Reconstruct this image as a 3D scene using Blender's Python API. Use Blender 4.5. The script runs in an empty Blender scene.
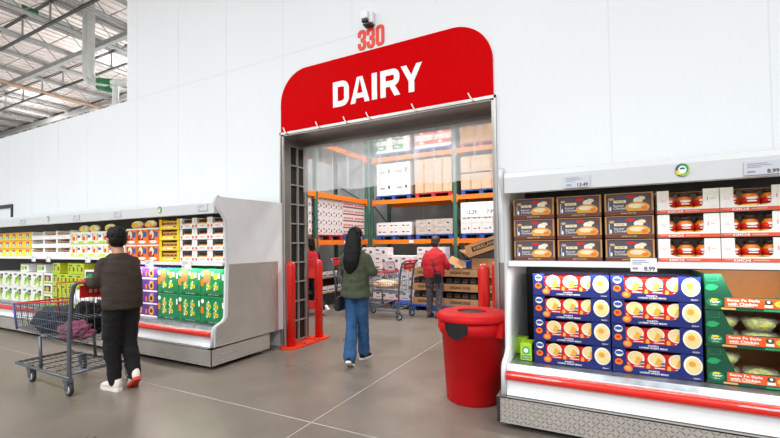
import bpy, bmesh, math, random
from math import sin, cos, pi, radians as rd, sqrt, atan2
from mathutils import Vector, Matrix, noise
S = bpy.context.scene
COL = S.collection
rng = random.Random(7)

# ------------------------------------------------------------------ materials
M = {}
def lin(h):
    h = h.lstrip('#'); v = [int(h[i:i+2], 16)/255 for i in (0, 2, 4)]
    return tuple(c/12.92 if c <= .04045 else ((c+.055)/1.055)**2.4 for c in v) + (1,)
def pm(name, hexc, rough=.5, metal=0, var=.06, scale=6, bump=0, bscale=60, spec=.5, emit=0, coat=0, trans=0, alpha=1):
    m = bpy.data.materials.new(name); m.use_nodes = True; M[name] = m
    nt = m.node_tree; N = nt.nodes; L = nt.links; b = N['Principled BSDF']
    c = lin(hexc)
    tc = N.new('ShaderNodeTexCoord')
    nz = N.new('ShaderNodeTexNoise'); nz.inputs['Scale'].default_value = scale; nz.inputs['Detail'].default_value = 4
    L.new(tc.outputs['Object'], nz.inputs['Vector'])
    cr = N.new('ShaderNodeValToRGB')
    cr.color_ramp.elements[0].position = .3; cr.color_ramp.elements[1].position = .7
    cr.color_ramp.elements[0].color = tuple(x*(1-var) for x in c[:3])+(1,)
    cr.color_ramp.elements[1].color = tuple(min(1, x*(1+var)) for x in c[:3])+(1,)
    L.new(nz.outputs['Fac'], cr.inputs['Fac']); L.new(cr.outputs['Color'], b.inputs['Base Color'])
    b.inputs['Roughness'].default_value = rough; b.inputs['Metallic'].default_value = metal
    b.inputs['Specular IOR Level'].default_value = spec
    b.inputs['Coat Weight'].default_value = coat
    b.inputs['Alpha'].default_value = alpha
    if trans: b.inputs['Transmission Weight'].default_value = trans
    if emit:
        L.new(cr.outputs['Color'], b.inputs['Emission Color']); b.inputs['Emission Strength'].default_value = emit
    if bump:
        n2 = N.new('ShaderNodeTexNoise'); n2.inputs['Scale'].default_value = bscale; n2.inputs['Detail'].default_value = 6
        L.new(tc.outputs['Object'], n2.inputs['Vector'])
        bp = N.new('ShaderNodeBump'); bp.inputs['Strength'].default_value = bump; bp.inputs['Distance'].default_value = .01
        L.new(n2.outputs['Fac'], bp.inputs['Height']); L.new(bp.outputs['Normal'], b.inputs['Normal'])
    return m
def math_node(nt, op, a, b=None, c=None):
    n = nt.nodes.new('ShaderNodeMath'); n.operation = op
    for i, v in enumerate((a, b, c)):
        if v is None: continue
        if isinstance(v, (int, float)): n.inputs[i].default_value = v
        else: nt.links.new(v, n.inputs[i])
    return n.outputs[0]
def diamond(name, axu, s):
    m = pm(name, '#cbc7bf', rough=.36, metal=.6, var=.05, scale=5)
    nt = m.node_tree; L = nt.links; b = nt.nodes['Principled BSDF']
    tc = nt.nodes.new('ShaderNodeTexCoord'); sx = nt.nodes.new('ShaderNodeSeparateXYZ'); L.new(tc.outputs['Object'], sx.inputs[0])
    u = math_node(nt, 'DIVIDE', sx.outputs[axu], s); v = math_node(nt, 'DIVIDE', sx.outputs[2], s)
    fu, fv = math_node(nt, 'FLOOR', u), math_node(nt, 'FLOOR', v)
    par = math_node(nt, 'FLOORED_MODULO', math_node(nt, 'ADD', fu, fv), 2)
    a = math_node(nt, 'SUBTRACT', math_node(nt, 'SUBTRACT', u, fu), .5); c = math_node(nt, 'SUBTRACT', math_node(nt, 'SUBTRACT', v, fv), .5)
    p, q = math_node(nt, 'ADD', a, c), math_node(nt, 'SUBTRACT', a, c)
    def mix(x, y): return math_node(nt, 'ADD', math_node(nt, 'MULTIPLY', x, par), math_node(nt, 'MULTIPLY', y, math_node(nt, 'SUBTRACT', 1, par)))
    d1, d2 = mix(p, q), mix(q, p)
    e = math_node(nt, 'ADD', math_node(nt, 'POWER', math_node(nt, 'ABSOLUTE', math_node(nt, 'DIVIDE', d1, .72)), 2.0), math_node(nt, 'POWER', math_node(nt, 'ABSOLUTE', math_node(nt, 'DIVIDE', d2, .2)), 2.0))
    h = nt.nodes.new('ShaderNodeClamp'); L.new(math_node(nt, 'SUBTRACT', 1, e), h.inputs[0])
    bp = nt.nodes.new('ShaderNodeBump'); bp.inputs['Strength'].default_value = 1.0; bp.inputs['Distance'].default_value = .016
    L.new(h.outputs[0], bp.inputs['Height']); L.new(bp.outputs['Normal'], b.inputs['Normal'])
    return m

pm('white_panel', '#e4e8ea', .6, var=.012, scale=.7)
pm('seam', '#dcdfe1', .5, var=.02)
pm('white_paint', '#eef0f1', .35, var=.02)
pm('header_grey', '#d2d5d6', .4, var=.02, scale=2)
pm('case_inside', '#2a2b2d', .5)
pm('case_white_inside', '#d8d8d4', .5)
pm('shelf_metal', '#cfd1d0', .35, metal=.3)
pm('galvanised', '#9fa4aa', .3, metal=.9, var=.3, scale=9)
pm('steel', '#a39c95', .32, metal=.85, var=.08, scale=2.5)
pm('grille_steel', '#a29c94', .4, metal=.35)
pm('steel_bright', '#b4b2ae', .35, metal=.8)
pm('black', '#0d0d0e', .5)
pm('rubber', '#2b2b2c', .7)
pm('dark_metal', '#3b3c3e', .45, metal=.5)
pm('grey_foot', '#6a6c70', .6)
pm('red_bumper', '#e01c08', .3, var=.05, coat=.4)
pm('red_paint', '#dd1c12', .35, var=.04, coat=.3)
pm('red_plate', '#ec3a1c', .4, var=.06)
pm('red_sign', '#c90106', .45, var=.02, spec=.02)
pm('red_plastic', '#c40810', .5, spec=.25, var=.06, scale=8, bump=.05, bscale=40)
pm('num_red', '#e8402f', .5, var=.02)
pm('letter_white', '#f6f5f5', .45, var=.01)
pm('orange_beam', '#f07a10', .45, var=.06)
pm('rack_green', '#3c6a5a', .5, var=.12)
pm('rack_grey', '#7c8684', .5, var=.1)
pm('pallet_blue', '#1d4fa0', .6, var=.15)
pm('pallet_red', '#b01a30', .6, var=.15)
pm('kraft', '#b98a5c', .8, var=.1, scale=5, bump=.05)
pm('kraft_dark', '#7a5a3c', .8, var=.12)
pm('case_paper', '#e6dfe0', .7, var=.03)
pm('print_purple', '#7a5570', .7)
pm('print_grey', '#8b8d98', .7)
pm('print_black', '#1b1a1a', .6)
pm('tan_wrap', '#cfae90', .35, var=.08, coat=.3)
pm('grey_wrap', '#bdb3ac', .3, var=.2, scale=9, coat=.4)
pm('paper', '#f2f1f2', .6, var=.02)
pm('tag_paper', '#c8cbd2', .6, var=.03)
pm('ink', '#2a2d36', .6)
pm('ink_soft', '#8f95a3', .6)
for n, h in dict(p_red='#d21f16', p_orange='#f0780f', p_yellow='#f7d312', p_gold='#e3a33a', p_cream='#f1dfb4', p_green='#0f7a45', p_dkgreen='#0b4a34',
                 p_lime='#a8d42a', p_navy='#132268', p_purple='#5b2a86', p_white='#f5f3ef', p_char='#2b2730', p_brown='#6d3a28', p_tan='#d9a862',
                 p_cyan='#28b6c8', p_blue='#2550a8', p_maroon='#5a1a14', p_pink='#e9b9a2', p_lemon='#c9d02a', p_leaf='#1f9a5a', p_plate='#efeae0',
                 p_pasta='#ead193', p_pie='#544f62', p_banner='#e4561c', p_kimchi='#ef7a14', p_salmon='#e45a3a', p_kraft='#b07a45', p_avocado='#c9c544').items():
    pm(n, h, .42, var=.05, scale=30)
pm('kimchi', '#ee7d18', .35, var=.3, scale=55)
pm('bag_film', '#fbf1c4', .35, var=.05)
pm('salad', '#c2cc5a', .6, var=.55, scale=35, bump=.5, bscale=50)
pm('skin', '#b98363', .5, var=.05); pm('skin_light', '#d9a78a', .5, var=.05)
pm('hair', '#0b0908', .55, spec=.25, var=.3, scale=30, bump=.35, bscale=90); pm('hair_brown', '#3a2d26', .5, var=.3, scale=30, bump=.35, bscale=90)
pm('sweater', '#372d25', .9, var=.12, scale=40, bump=.25, bscale=220)
pm('black_cloth', '#0c0c0e', .85, var=.15, bump=.2, bscale=150)
pm('denim', '#2c5684', .85, var=.22, scale=9, bump=.25, bscale=260)
pm('olive_cloth', '#454d39', .9, var=.15, scale=14, bump=.25, bscale=160)
pm('red_cloth', '#b91724', .85, var=.1, bump=.2, bscale=120)
pm('pattern_cloth', '#565059', .85, var=.7, scale=26)
pm('shoe_white', '#e9e5dc', .6, var=.06); pm('shoe_red', '#d0402c', .5); pm('shoe_brown', '#6b5945', .7, var=.2)
pm('navy_cloth', '#2a333f', .8, var=.25, scale=20, bump=.3, bscale=60); pm('burgundy_cloth', '#8a4a60', .8, var=.3, scale=20, bump=.3, bscale=60)
pm('cart_metal', '#666c73', .38, metal=.55); pm('cart_blue', '#5a62b4', .45); pm('cart_red', '#c2231f', .4)
pm('pipe_white', '#e3e6e2', .5); pm('pipe_green', '#14783f', .5)
pm('roof_deck', '#efe3dc', .7, var=.06, scale=1.5); pm('joist', '#a3a09b', .6, var=.1); pm('joist_dark', '#3c3b3a', .6); pm('copper_pipe', '#d8a27c', .5)
pm('lamp', '#fff4dc', .5, emit=5)
pm('eye_white', '#f0eeea', .3); pm('lip', '#a05a52', .5)
diamond('diamond_front', 0, .03); diamond('diamond_side', 1, .034)
# strip-curtain and clear plastic
def clear(name, hexc, opac, rough=.15):
    m = bpy.data.materials.new(name); m.use_nodes = True; M[name] = m; nt = m.node_tree; N = nt.nodes; L = nt.links
    b = N['Principled BSDF']; out = N['Material Output']; b.inputs['Base Color'].default_value = lin(hexc); b.inputs['Roughness'].default_value = rough
    tc = N.new('ShaderNodeTexCoord'); nz = N.new('ShaderNodeTexNoise'); nz.inputs['Scale'].default_value = 4; L.new(tc.outputs['Object'], nz.inputs['Vector'])
    mr = N.new('ShaderNodeMapRange'); mr.inputs['To Min'].default_value = opac*.75; mr.inputs['To Max'].default_value = opac*1.25; L.new(nz.outputs['Fac'], mr.inputs['Value'])
    tr = N.new('ShaderNodeBsdfTransparent'); mx = N.new('ShaderNodeMixShader')
    L.new(mr.outputs[0], mx.inputs[0]); L.new(tr.outputs[0], mx.inputs[1]); L.new(b.outputs[0], mx.inputs[2]); L.new(mx.outputs[0], out.inputs['Surface'])
clear('curtain', '#f1f2f3', .45); clear('clear_plastic', '#ffffff', .14, .08); clear('film', '#ffffff', .3, .1)
# floor: polished, stained concrete
def floor_mat():
    m = pm('concrete', '#8b8680', .3, var=.1, scale=.8); nt = m.node_tree; N = nt.nodes; L = nt.links; b = N['Principled BSDF']
    tc = N.new('ShaderNodeTexCoord'); n1 = N.new('ShaderNodeTexNoise'); n1.inputs['Scale'].default_value = 1.1; n1.inputs['Detail'].default_value = 8; n1.inputs['Roughness'].default_value = .65
    L.new(tc.outputs['Object'], n1.inputs['Vector'])
    cr = N.new('ShaderNodeValToRGB'); cr.color_ramp.elements[0].position = .32; cr.color_ramp.elements[0].color = lin('#6f675e'); cr.color_ramp.elements[1].position = .7; cr.color_ramp.elements[1].color = lin('#857c72')
    L.new(n1.outputs['Fac'], cr.inputs['Fac']); L.new(cr.outputs['Color'], b.inputs['Base Color'])
    mr = N.new('ShaderNodeMapRange'); mr.inputs['To Min'].default_value = .2; mr.inputs['To Max'].default_value = .4; L.new(n1.outputs['Fac'], mr.inputs['Value']); L.new(mr.outputs[0], b.inputs['Roughness'])
floor_mat()

# ------------------------------------------------------------------ mesh building
class MB:
    def __init__(s): s.v = []; s.f = []; s.m = []; s.mats = []; s.sm = []
    def mi(s, n):
        if n not in s.mats: s.mats.append(n)
        return s.mats.index(n)
    def add(s, vs, fs, mat, smooth=False):
        o = len(s.v); s.v += [tuple(v) for v in vs]; k = s.mi(mat)
        for f in fs: s.f.append([i+o for i in f]); s.m.append(k); s.sm.append(smooth)
        return s
    def box(s, x0, x1, y0, y1, z0, z1, mat):
        vs = [(x, y, z) for x in (x0, x1) for y in (y0, y1) for z in (z0, z1)]
        return s.add(vs, [(0, 1, 3, 2), (4, 6, 7, 5), (0, 4, 5, 1), (2, 3, 7, 6), (0, 2, 6, 4), (1, 5, 7, 3)], mat)
    def bbox(s, x0, x1, y0, y1, z0, z1, mat, r=.01):
        bm = bmesh.new(); bmesh.ops.create_cube(bm, size=1)
        for v in bm.verts: v.co = Vector(((x0+x1)/2+v.co.x*(x1-x0), (y0+y1)/2+v.co.y*(y1-y0), (z0+z1)/2+v.co.z*(z1-z0)))
        bmesh.ops.bevel(bm, geom=bm.edges[:], offset=r, segments=2, affect='EDGES', profile=.5)
        bm.verts.index_update(); s.add([v.co for v in bm.verts], [[v.index for v in f.verts] for f in bm.faces], mat); bm.free(); return s
    def prism(s, pts, plane, d0, d1, mat):
        n = len(pts)
        def P(a, b, d): return (a, d, b) if plane == 'xz' else ((d, a, b) if plane == 'yz' else (a, b, d))
        vs = [P(a, b, d0) for a, b in pts]+[P(a, b, d1) for a, b in pts]
        return s.add(vs, [list(range(n)), list(range(2*n-1, n-1, -1))]+[(i, i+n, (i+1) % n+n, (i+1) % n) for i in range(n)], mat)
    def tube(s, path, r, mat, seg=8, close=False, caps=True):
        P = [Vector(p) for p in path]; n = len(P); rings = []; vs = []; up = None
        for i, p in enumerate(P):
            t = (P[(i+1) % n]-P[i-1]) if close else ((P[min(i+1, n-1)]-P[max(i-1, 0)]))
            t.normalize()
            if up is None:
                up = Vector((0, 0, 1)) if abs(t.z) < .9 else Vector((0, 1, 0))
            a = (up-t*up.dot(t)).normalized(); b = t.cross(a); up = a
            rr = r[i] if isinstance(r, (list, tuple)) else r
            for k in range(seg):
                q = 2*pi*k/seg; vs.append(p+(a*cos(q)+b*sin(q))*rr)
        fs = []
        for i in range(n if close else n-1):
            j = (i+1) % n
            for k in range(seg): fs.append((i*seg+k, i*seg+(k+1) % seg, j*seg+(k+1) % seg, j*seg+k))
        if caps and not close: fs += [list(range(seg))[::-1], [(n-1)*seg+k for k in range(seg)]]
        return s.add(vs, fs, mat, seg > 5)
    def lathe(s, prof, c, mat, seg=24, smooth=True, axis='z'):
        vs = []; fs = []; n = len(prof)
        for r, z in prof:
            for k in range(seg):
                q = 2*pi*k/seg; a, b = r*cos(q), r*sin(q)
                vs.append((c[0]+a, c[1]+b, c[2]+z) if axis == 'z' else ((c[0]+a, c[1]+z, c[2]+b) if axis == 'y' else (c[0]+z, c[1]+a, c[2]+b)))
        for i in range(n-1):
            for k in range(seg): fs.append((i*seg+k, i*seg+(k+1) % seg, (i+1)*seg+(k+1) % seg, (i+1)*seg+k))
        fs.append(list(range(seg))[::-1]); fs.append([(n-1)*seg+k for k in range(seg)])
        return s.add(vs, fs, mat, smooth)
    def loft(s, secs, mat, seg=20):            # secs: (centre, axis_a, axis_b)
        vs = []; n = len(secs)
        for c, a, b in secs:
            c, a, b = Vector(c), Vector(a), Vector(b)
            for k in range(seg): q = 2*pi*k/seg; vs.append(c+a*cos(q)+b*sin(q))
        fs = [(i*seg+k, i*seg+(k+1) % seg, (i+1)*seg+(k+1) % seg, (i+1)*seg+k) for i in range(n-1) for k in range(seg)]
        return s.add(vs, fs+[list(range(seg))[::-1], [(n-1)*seg+k for k in range(seg)]], mat, True)
    def ball(s, c, r, mat, seg=16, rings=10):
        vs = []; fs = []
        for i in range(rings+1):
            t = pi*i/rings
            for k in range(seg): q = 2*pi*k/seg; vs.append((c[0]+r[0]*sin(t)*cos(q), c[1]+r[1]*sin(t)*sin(q), c[2]+r[2]*cos(t)))
        for i in range(rings):
            for k in range(seg): fs.append((i*seg+k, (i+1)*seg+k, (i+1)*seg+(k+1) % seg, i*seg+(k+1) % seg))
        return s.add(vs, fs, mat, True)
    # printed art on a front face looking towards -Y: layer l lies l*1.2 mm proud of y
    def rect(s, x0, x1, z0, z1, mat, y=0, l=1): return s.box(x0, x1, y-.0011*l, y, z0, z1, mat)
    def poly(s, pts, mat, y=0, l=1): return s.prism(pts, 'xz', y-.0011*l, y, mat)
    def disc(s, cx, cz, rx, rz, mat, y=0, l=1, seg=20):
        return s.prism([(cx+rx*cos(2*pi*k/seg), cz+rz*sin(2*pi*k/seg)) for k in range(seg)], 'xz', y-.0011*l, y, mat)
    def text(s, t, cx, cz, h, mat, y=0, l=2, wid=None, bold=.0, shear=0):
        vs, fs = glyphs(t, bold)
        xs = [v[0] for v in vs]; zs = [v[1] for v in vs]; x0, x1, z0, z1 = min(xs), max(xs), min(zs), max(zs)
        kz = h/(z1-z0); kx = kz if wid is None else wid/(x1-x0)
        return s.add([(cx+(v[0]-(x0+x1)/2)*kx+shear*(v[1]-z0)*kz, y-.0011*l, cz+(v[1]-(z0+z1)/2)*kz) for v in vs], fs, mat)
    def xf(s, mtx, start=0):
        s.v[start:] = [tuple(mtx @ Vector(v)) for v in s.v[start:]]; return s
    def mesh(s, name):
        me = bpy.data.meshes.new(name); me.from_pydata(s.v, [], s.f)
        for n in s.mats: me.materials.append(M[n])
        me.polygons.foreach_set('material_index', s.m); me.polygons.foreach_set('use_smooth', s.sm); me.update()
        return me
    def build(s, name, parent=None, **kw):
        o = bpy.data.objects.new(name, s.mesh(name)); COL.objects.link(o)
        if parent: o.parent = parent
        if kw: tag(o, **kw)
        return o
_gl = {}
def glyphs(t, bold=0):
    if (t, bold) not in _gl:
        cu = bpy.data.curves.new('glyph', 'FONT'); cu.body = t; cu.size = 1; cu.offset = bold; cu.resolution_u = 3
        o = bpy.data.objects.new('glyph', cu); COL.objects.link(o)
        dg = bpy.context.evaluated_depsgraph_get(); me = o.evaluated_get(dg).to_mesh()
        _gl[(t, bold)] = ([(v.co.x, v.co.y) for v in me.vertices], [list(p.vertices) for p in me.polygons])
        o.evaluated_get(dg).to_mesh_clear(); bpy.data.objects.remove(o); bpy.data.curves.remove(cu)
    return _gl[(t, bold)]
def tag(o, label=None, cat=None, group=None, kind=None):
    for k, v in (('label', label), ('category', cat), ('group', group), ('kind', kind)):
        if v: o[k] = v
    return o
def thing(name, loc=(0, 0, 0), rz=0, **kw):
    o = bpy.data.objects.new(name, None); o.empty_display_size = .1; COL.objects.link(o); o.location = loc; o.rotation_euler = (0, 0, rz)
    return tag(o, **kw)
def struct(mb, name): return mb.build(name, kind='structure')
CH = {}
def part(mb, name, parent, **kw):
    o = mb.build(name, parent, **kw); CH.setdefault(parent.name, []).append(o); return o
def dup(src, loc, rz=None, **kw):              # copy of a thing with its parts and sub-parts
    r = src.copy(); COL.objects.link(r); r.location = loc
    if rz is not None: r.rotation_euler = (0, 0, rz)
    def kids(a, b):
        for ch in CH.get(a.name, []):
            c = ch.copy(); COL.objects.link(c); c.parent = b; CH.setdefault(b.name, []).append(c); kids(ch, c)
    kids(src, r)
    for k in ('label', 'group', 'category'):
        if k in r: del r[k]
    return tag(r, **kw)
class Kind:                                     # first use places the thing itself, later uses copy it
    def __init__(s, make): s.make = make; s.src = None
    def put(s, loc, rz=None, **kw):
        if s.src is None:
            s.src = s.make(); s.src.location = loc
            if rz is not None: s.src.rotation_euler = (0, 0, rz)
            return tag(s.src, **kw)
        return dup(s.src, loc, rz, **kw)
ORD = ['', 'first', 'second', 'third', 'fourth', 'fifth', 'sixth', 'seventh', 'eighth', 'ninth', 'tenth', 'eleventh', 'twelfth']
def rowname(r, n):                              # r counted from 0 at the bottom
    if n == 1: return 'only row'
    if r == 0: return 'bottom row'
    if r == n-1: return 'top row'
    return 'middle row' if n == 3 else ORD[r+1]+' row up'
def arc(cx, cz, r, a0, a1, n=8, rz=None):
    rz = r if rz is None else rz
    return [(cx+r*cos(a0+(a1-a0)*k/n), cz+rz*sin(a0+(a1-a0)*k/n)) for k in range(n+1)]
def ushape(w, h, x0, x1, zb, r=.02, hl=None, hr=None):   # display-tray front with a window open to the top
    hl = hl or h; hr = hr or h
    return [(0, 0), (w, 0), (w, hr), (x1, hr)]+arc(x1-r, zb+r, r, 0, -pi/2, 5)+arc(x0+r, zb+r, r, -pi/2, -pi, 5)+[(x0, hl), (0, hl)]
def tray(mb, w, h, d, front, mat, inner, hb=None, t=.004):   # front polygon + bottom + sides + back
    hb = hb or h
    mb.prism(front, 'xz', 0, t, mat); mb.box(0, w, t, d, 0, t, inner); mb.box(0, t, t, d, t, hb, mat); mb.box(w-t, w, t, d, t, hb, mat); mb.box(t, w-t, d-t, d, t, hb, inner)
    return mb

# ------------------------------------------------------------------ setting
YW, YI = 4.35, 4.87                     # wall face, inner face of the thick wall
XL, XR, ZD = -3.96, -.98, 2.96          # doorway
struct(MB().box(-45, 12, -10, 16, -.1, 0, 'concrete'), 'floor')
def joint(x0, x1, y0, y1, n): struct(MB().box(x0, x1, y0, y1, 0, .0012, 'seam_floor'), n)
pm('seam_floor', '#b3aea6', .6, var=.2, scale=4)
joint(-14, 6, 2.598, 2.606, 'trim_1'); joint(-2.084, -2.076, -2, 7.6, 'trim_2')
w = MB()
w.box(-7.68, XL, YW, YI, 0, 7.0, 'white_panel').box(XR, 6, YW, YI, 0, 7.0, 'white_panel').box(XL, XR, YW, YI, ZD, 7.0, 'white_panel')
for x in (-7.37, -6.22, -5.07, -3.925, .11, 1.26, 2.4): w.box(x-.006, x+.006, YW-.002, YW, 0 if x > -1 or x < -3.96 else 0, 7, 'seam')
for x in (-2.77, -1.62): w.box(x-.005, x+.005, YW-.002, YW, ZD+1.2, 7, 'seam')
w.box(-7.68, -2.68, YW-.002, YW, 4.083, 4.095, 'seam')
struct(w, 'wall_front')
w = MB().box(-45, -7.68, YW, YW+.25, 0, 4.09, 'white_panel')
for k in range(12): w.box(-9.0-1.15*k-.005, -9.0-1.15*k+.005, YW-.002, YW, 0, 4.09, 'seam')
struct(w, 'wall_left')
struct(MB().box(-7.68, -7.5, YI, 11.1, 0, 7, 'white_panel'), 'wall_side')
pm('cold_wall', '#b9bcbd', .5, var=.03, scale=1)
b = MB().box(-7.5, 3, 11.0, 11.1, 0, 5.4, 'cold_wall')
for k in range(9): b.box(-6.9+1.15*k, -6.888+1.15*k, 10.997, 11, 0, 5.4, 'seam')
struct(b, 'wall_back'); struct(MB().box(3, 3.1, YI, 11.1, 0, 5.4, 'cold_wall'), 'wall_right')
struct(MB().box(-7.5, 3, YI, 11, 5.4, 5.5, 'white_panel'), 'ceiling_cold_room')
struct(MB().box(-45, -7.68, YW+.25, 15, 3.9, 4.0, 'white_panel'), 'trim_3')
struct(MB().box(XR+.02, -.73, YW-.006, YW-.0005, 0, 1.2, 'steel'), 'trim_4')
# door frame: steel lining of the thick wall with a barred side channel
d = bpy.data.objects.new('door_1', None); COL.objects.link(d); d['kind'] = 'structure'
f = MB()
f.box(XL, XL+.035, YW-.012, 4.47, 0, ZD, 'steel').box(XL, XL+.035, 4.83, YI, 0, ZD, 'steel').box(XL, XL+.03, 4.47, 4.83, 2.83, ZD, 'steel')
f.box(XR-.03, XR, YW-.012, YI, 0, ZD, 'steel').box(XL, XR, YW-.012, YI+.02, ZD-.02, ZD, 'steel')
f.box(XL-.02, XR+.02, YW-.03, YW-.012, ZD-.005, ZD+.028, 'steel_bright').box(XL-.02, XL, YW-.03, YW, 0, ZD+.028, 'steel_bright').box(XR, XR+.02, YW-.03, YW, 0, ZD+.03, 'steel_bright')
f.box(XL+.035, XR-.03, YI-.02, YI+.03, ZD-.10, ZD-.02, 'steel')
part(f, 'door_frame', d)
g = MB().box(XL-.001, XL+.004, 4.47, 4.83, 0, 2.83, 'black')
for y in (4.48, 4.65, 4.82): g.box(XL+.004, XL+.034, y-.012, y+.012, .02, 2.83, 'grille_steel')
for k in range(11): g.box(XL+.01, XL+.036, 4.47, 4.83, .03+k*.28, .05+k*.28, 'grille_steel')
part(g, 'grille', d)
# second doorway edge far left
f = MB().box(-13.4, -12.2, YW-.03, YW, 2.37, 2.45, 'dark_metal').box(-12.26, -12.2, YW-.03, YW, 0, 2.37, 'dark_metal')
struct(f, 'trim_5')
# roof over the sales floor
c = bpy.data.objects.new('ceiling', None); COL.objects.link(c); c['kind'] = 'structure'
rdk = MB().box(-45, 12, -10, 16, 8.25, 8.35, 'roof_deck')
for k in range(120): rdk.box(-45+k*.3, -44.93+k*.3, -6, 16, 8.2, 8.25, 'roof_deck')
part(rdk, 'roof_deck', c)
for k in range(-2, 17):
    X = -13.08-1.6*k; j = MB(); zb, zt = 7.5, 8.15
    for s_ in (-.05, .05):
        j.box(X+s_-.035, X+s_+.035, -4, 15, zb, zb+.05, 'joist').box(X+s_-.035, X+s_+.035, -4, 15, zt-.05, zt, 'joist')
    for q in range(16):
        y = -3.6+1.2*q
        j.tube([(X, y, zb+.03), (X, y+.6, zt-.03), (X, y+1.2, zb+.03)], .018, 'joist', 5)
        if q % 2: j.box(X-.02, X+.02, y+.58, y+.62, zb, zt, 'joist')
    part(j, 'joist', c)
for y in (5.4, 7.8, 10.2, 12.6): part(MB().box(-44, -8, y-.03, y+.03, 7.44, 7.5, 'joist_dark').box(-44, -8, y-.03, y+.03, 8.05, 8.11, 'joist_dark'), 'bridging', c)
for y in (6.6, 9.4): part(MB().box(-44, -8, y-.06, y+.06, 7.3, 7.44, 'joist'), 'girder', c)
o = MB().tube([(-18.5, 2, 7.26), (-18.5, 14, 7.26)], .04, 'copper_pipe').build('sprinkler_pipe'); tag(o, 'thin copper coloured pipe running under the open steel roof joists', 'pipe')
o = thing('overhead_pipe', (-12.4, 6, 0), label='pair of white vertical pipes with green markers beside the tall white wall', cat='pipe')
p1 = MB()
for dx in (-.13, .13): p1.tube([(dx, 0, 8.15), (dx, 0, 6.2), (dx+.05, 0, 6.06), (dx+.16, 0, 5.98)], .085, 'pipe_white', 12)
part(p1, 'pipe_riser', o)
part(MB().tube([(.05, 0, 6.0), (1.1, 0, 5.72), (1.62, 0, 5.62)], .085, 'pipe_white', 12).tube([(.15, -.02, 5.86), (1.0, -.02, 5.62), (1.3, 0, 5.55), (1.3, 0, 4.0)], .075, 'pipe_white', 12), 'pipe_run', o)
gm = MB()
for z in (0, -.16): gm.tube([(.55, -.0, 5.87+z), (1.18, -.0, 5.70+z)], .098, 'pipe_green', 12)
part(gm, 'pipe_marker', o, label='green pipe markers')
o = MB().tube([(-13.3, 2, 7.72), (-13.3, 14, 7.72)], .07, 'pipe_white', 10).tube([(-13.3, 4.85, 7.72), (-13.3, 5.2, 7.72)], .078, 'pipe_green', 10).build('roof_pipe')
tag(o, 'white pipe with a green sleeve along the nearest roof joist', 'pipe')

# ------------------------------------------------------------------ doorway sign and things over it
sg = thing('department_sign', (0, 0, 0), label='large red rounded sign reading DAIRY above the doorway', cat='sign')
R_ = .45; x0, x1, z0, z1 = XL, XR-.005, ZD+.03, 3.83
pts = [(x0, z0), (x1, z0)]+arc(x1-R_, z1-R_, R_, 0, pi/2, 14)+arc(x0+R_, z1-R_, R_, pi/2, pi, 14)
part(MB().prism(pts, 'xz', YW-.018, YW-.001, 'red_sign'), 'sign_board', sg)
def stroke(mb, pts, w, y0, y1, mat, close=False):
    P = [Vector((a, b)) for a, b in pts]; n = len(P); Lf = []; Rt = []
    for i in range(n):
        a = P[i]-P[i-1] if (i > 0 or close) else None; b_ = P[(i+1) % n]-P[i] if (i < n-1 or close) else None
        if a is None: a = b_
        if b_ is None: b_ = a
        a = a.normalized(); b_ = b_.normalized(); na, nb = Vector((-a.y, a.x)), Vector((-b_.y, b_.x)); m = (na+nb).normalized(); k = w/2/max(.35, m.dot(na))
        Lf.append(P[i]+m*k); Rt.append(P[i]-m*k)
    for i in range(n if close else n-1):
        j = (i+1) % n; mb.prism([Lf[i], Rt[i], Rt[j], Lf[j]], 'xz', y0, y1, mat)
LZ = [0]
def ly():
    LZ[0] += 1; return YW-.024-.0006*(LZ[0] % 6)
lt = MB(); H_ = .33; zb = 3.195; ya, yb = YW-.024, YW-.018
def L(ch, x, w, t):                                     # condensed bold capitals, x = left edge
    zt = zb+H_; zm = zb+H_*.47
    if ch == 'D': stroke(lt, [(x+t/2, zb+t/2), (x+t/2, zt-t/2)]+arc(x+w-t/2-.07, zt-t/2-.07, .07, pi/2, 0, 6)+arc(x+w-t/2-.07, zb+t/2+.07, .07, 0, -pi/2, 6), t, ly(), yb, 'letter_white', True)
    if ch == 'A':
        lt.prism([(x, zb), (x+t*.98, zb), (x+w/2+t*.06, zt), (x+w/2-t*.56, zt)], 'xz', ly(), yb, 'letter_white').prism([(x+w-t*.98, zb), (x+w, zb), (x+w/2+t*.56, zt), (x+w/2-t*.06, zt)], 'xz', ly(), yb, 'letter_white')
        lt.box(x+w*.2, x+w*.8, ly(), yb, zb+.06, zb+.06+t*.85, 'letter_white')
    if ch == 'I': lt.box(x, x+t, ly(), yb, zb, zt, 'letter_white')
    if ch == 'R':
        lt.box(x, x+t, ly(), yb, zb, zt, 'letter_white')
        stroke(lt, [(x+t/2, zt-t/2)]+arc(x+w-t/2-.055, zt-t/2-.055, .055, pi/2, 0, 6)+arc(x+w-t/2-.055, zm+.055, .055, 0, -pi/2, 6)+[(x+t/2, zm)], t, ly(), yb, 'letter_white')
        lt.prism([(x+w*.42, zm), (x+w*.42+t, zm), (x+w+.008, zb), (x+w-t*.95, zb)], 'xz', ly(), yb, 'letter_white')
    if ch == 'Y':
        lt.prism([(x, zt), (x+t, zt), (x+w/2+t*.5, zm-.02), (x+w/2-t*.5, zm-.02)], 'xz', ly(), yb, 'letter_white').prism([(x+w-t, zt), (x+w, zt), (x+w/2+t*.5, zm-.02), (x+w/2-t*.5, zm-.02)], 'xz', ly(), yb, 'letter_white').box(x+w/2-t/2, x+w/2+t/2, ly(), yb, zb, zm, 'letter_white')
for ch, x, w_ in (('D', -3.06, .245), ('A', -2.79, .28), ('I', -2.475, .07), ('R', -2.355, .26), ('Y', -2.075, .275)): L(ch, x, w_, .072)
part(lt, 'lettering', sg, label='white DAIRY lettering')
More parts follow.
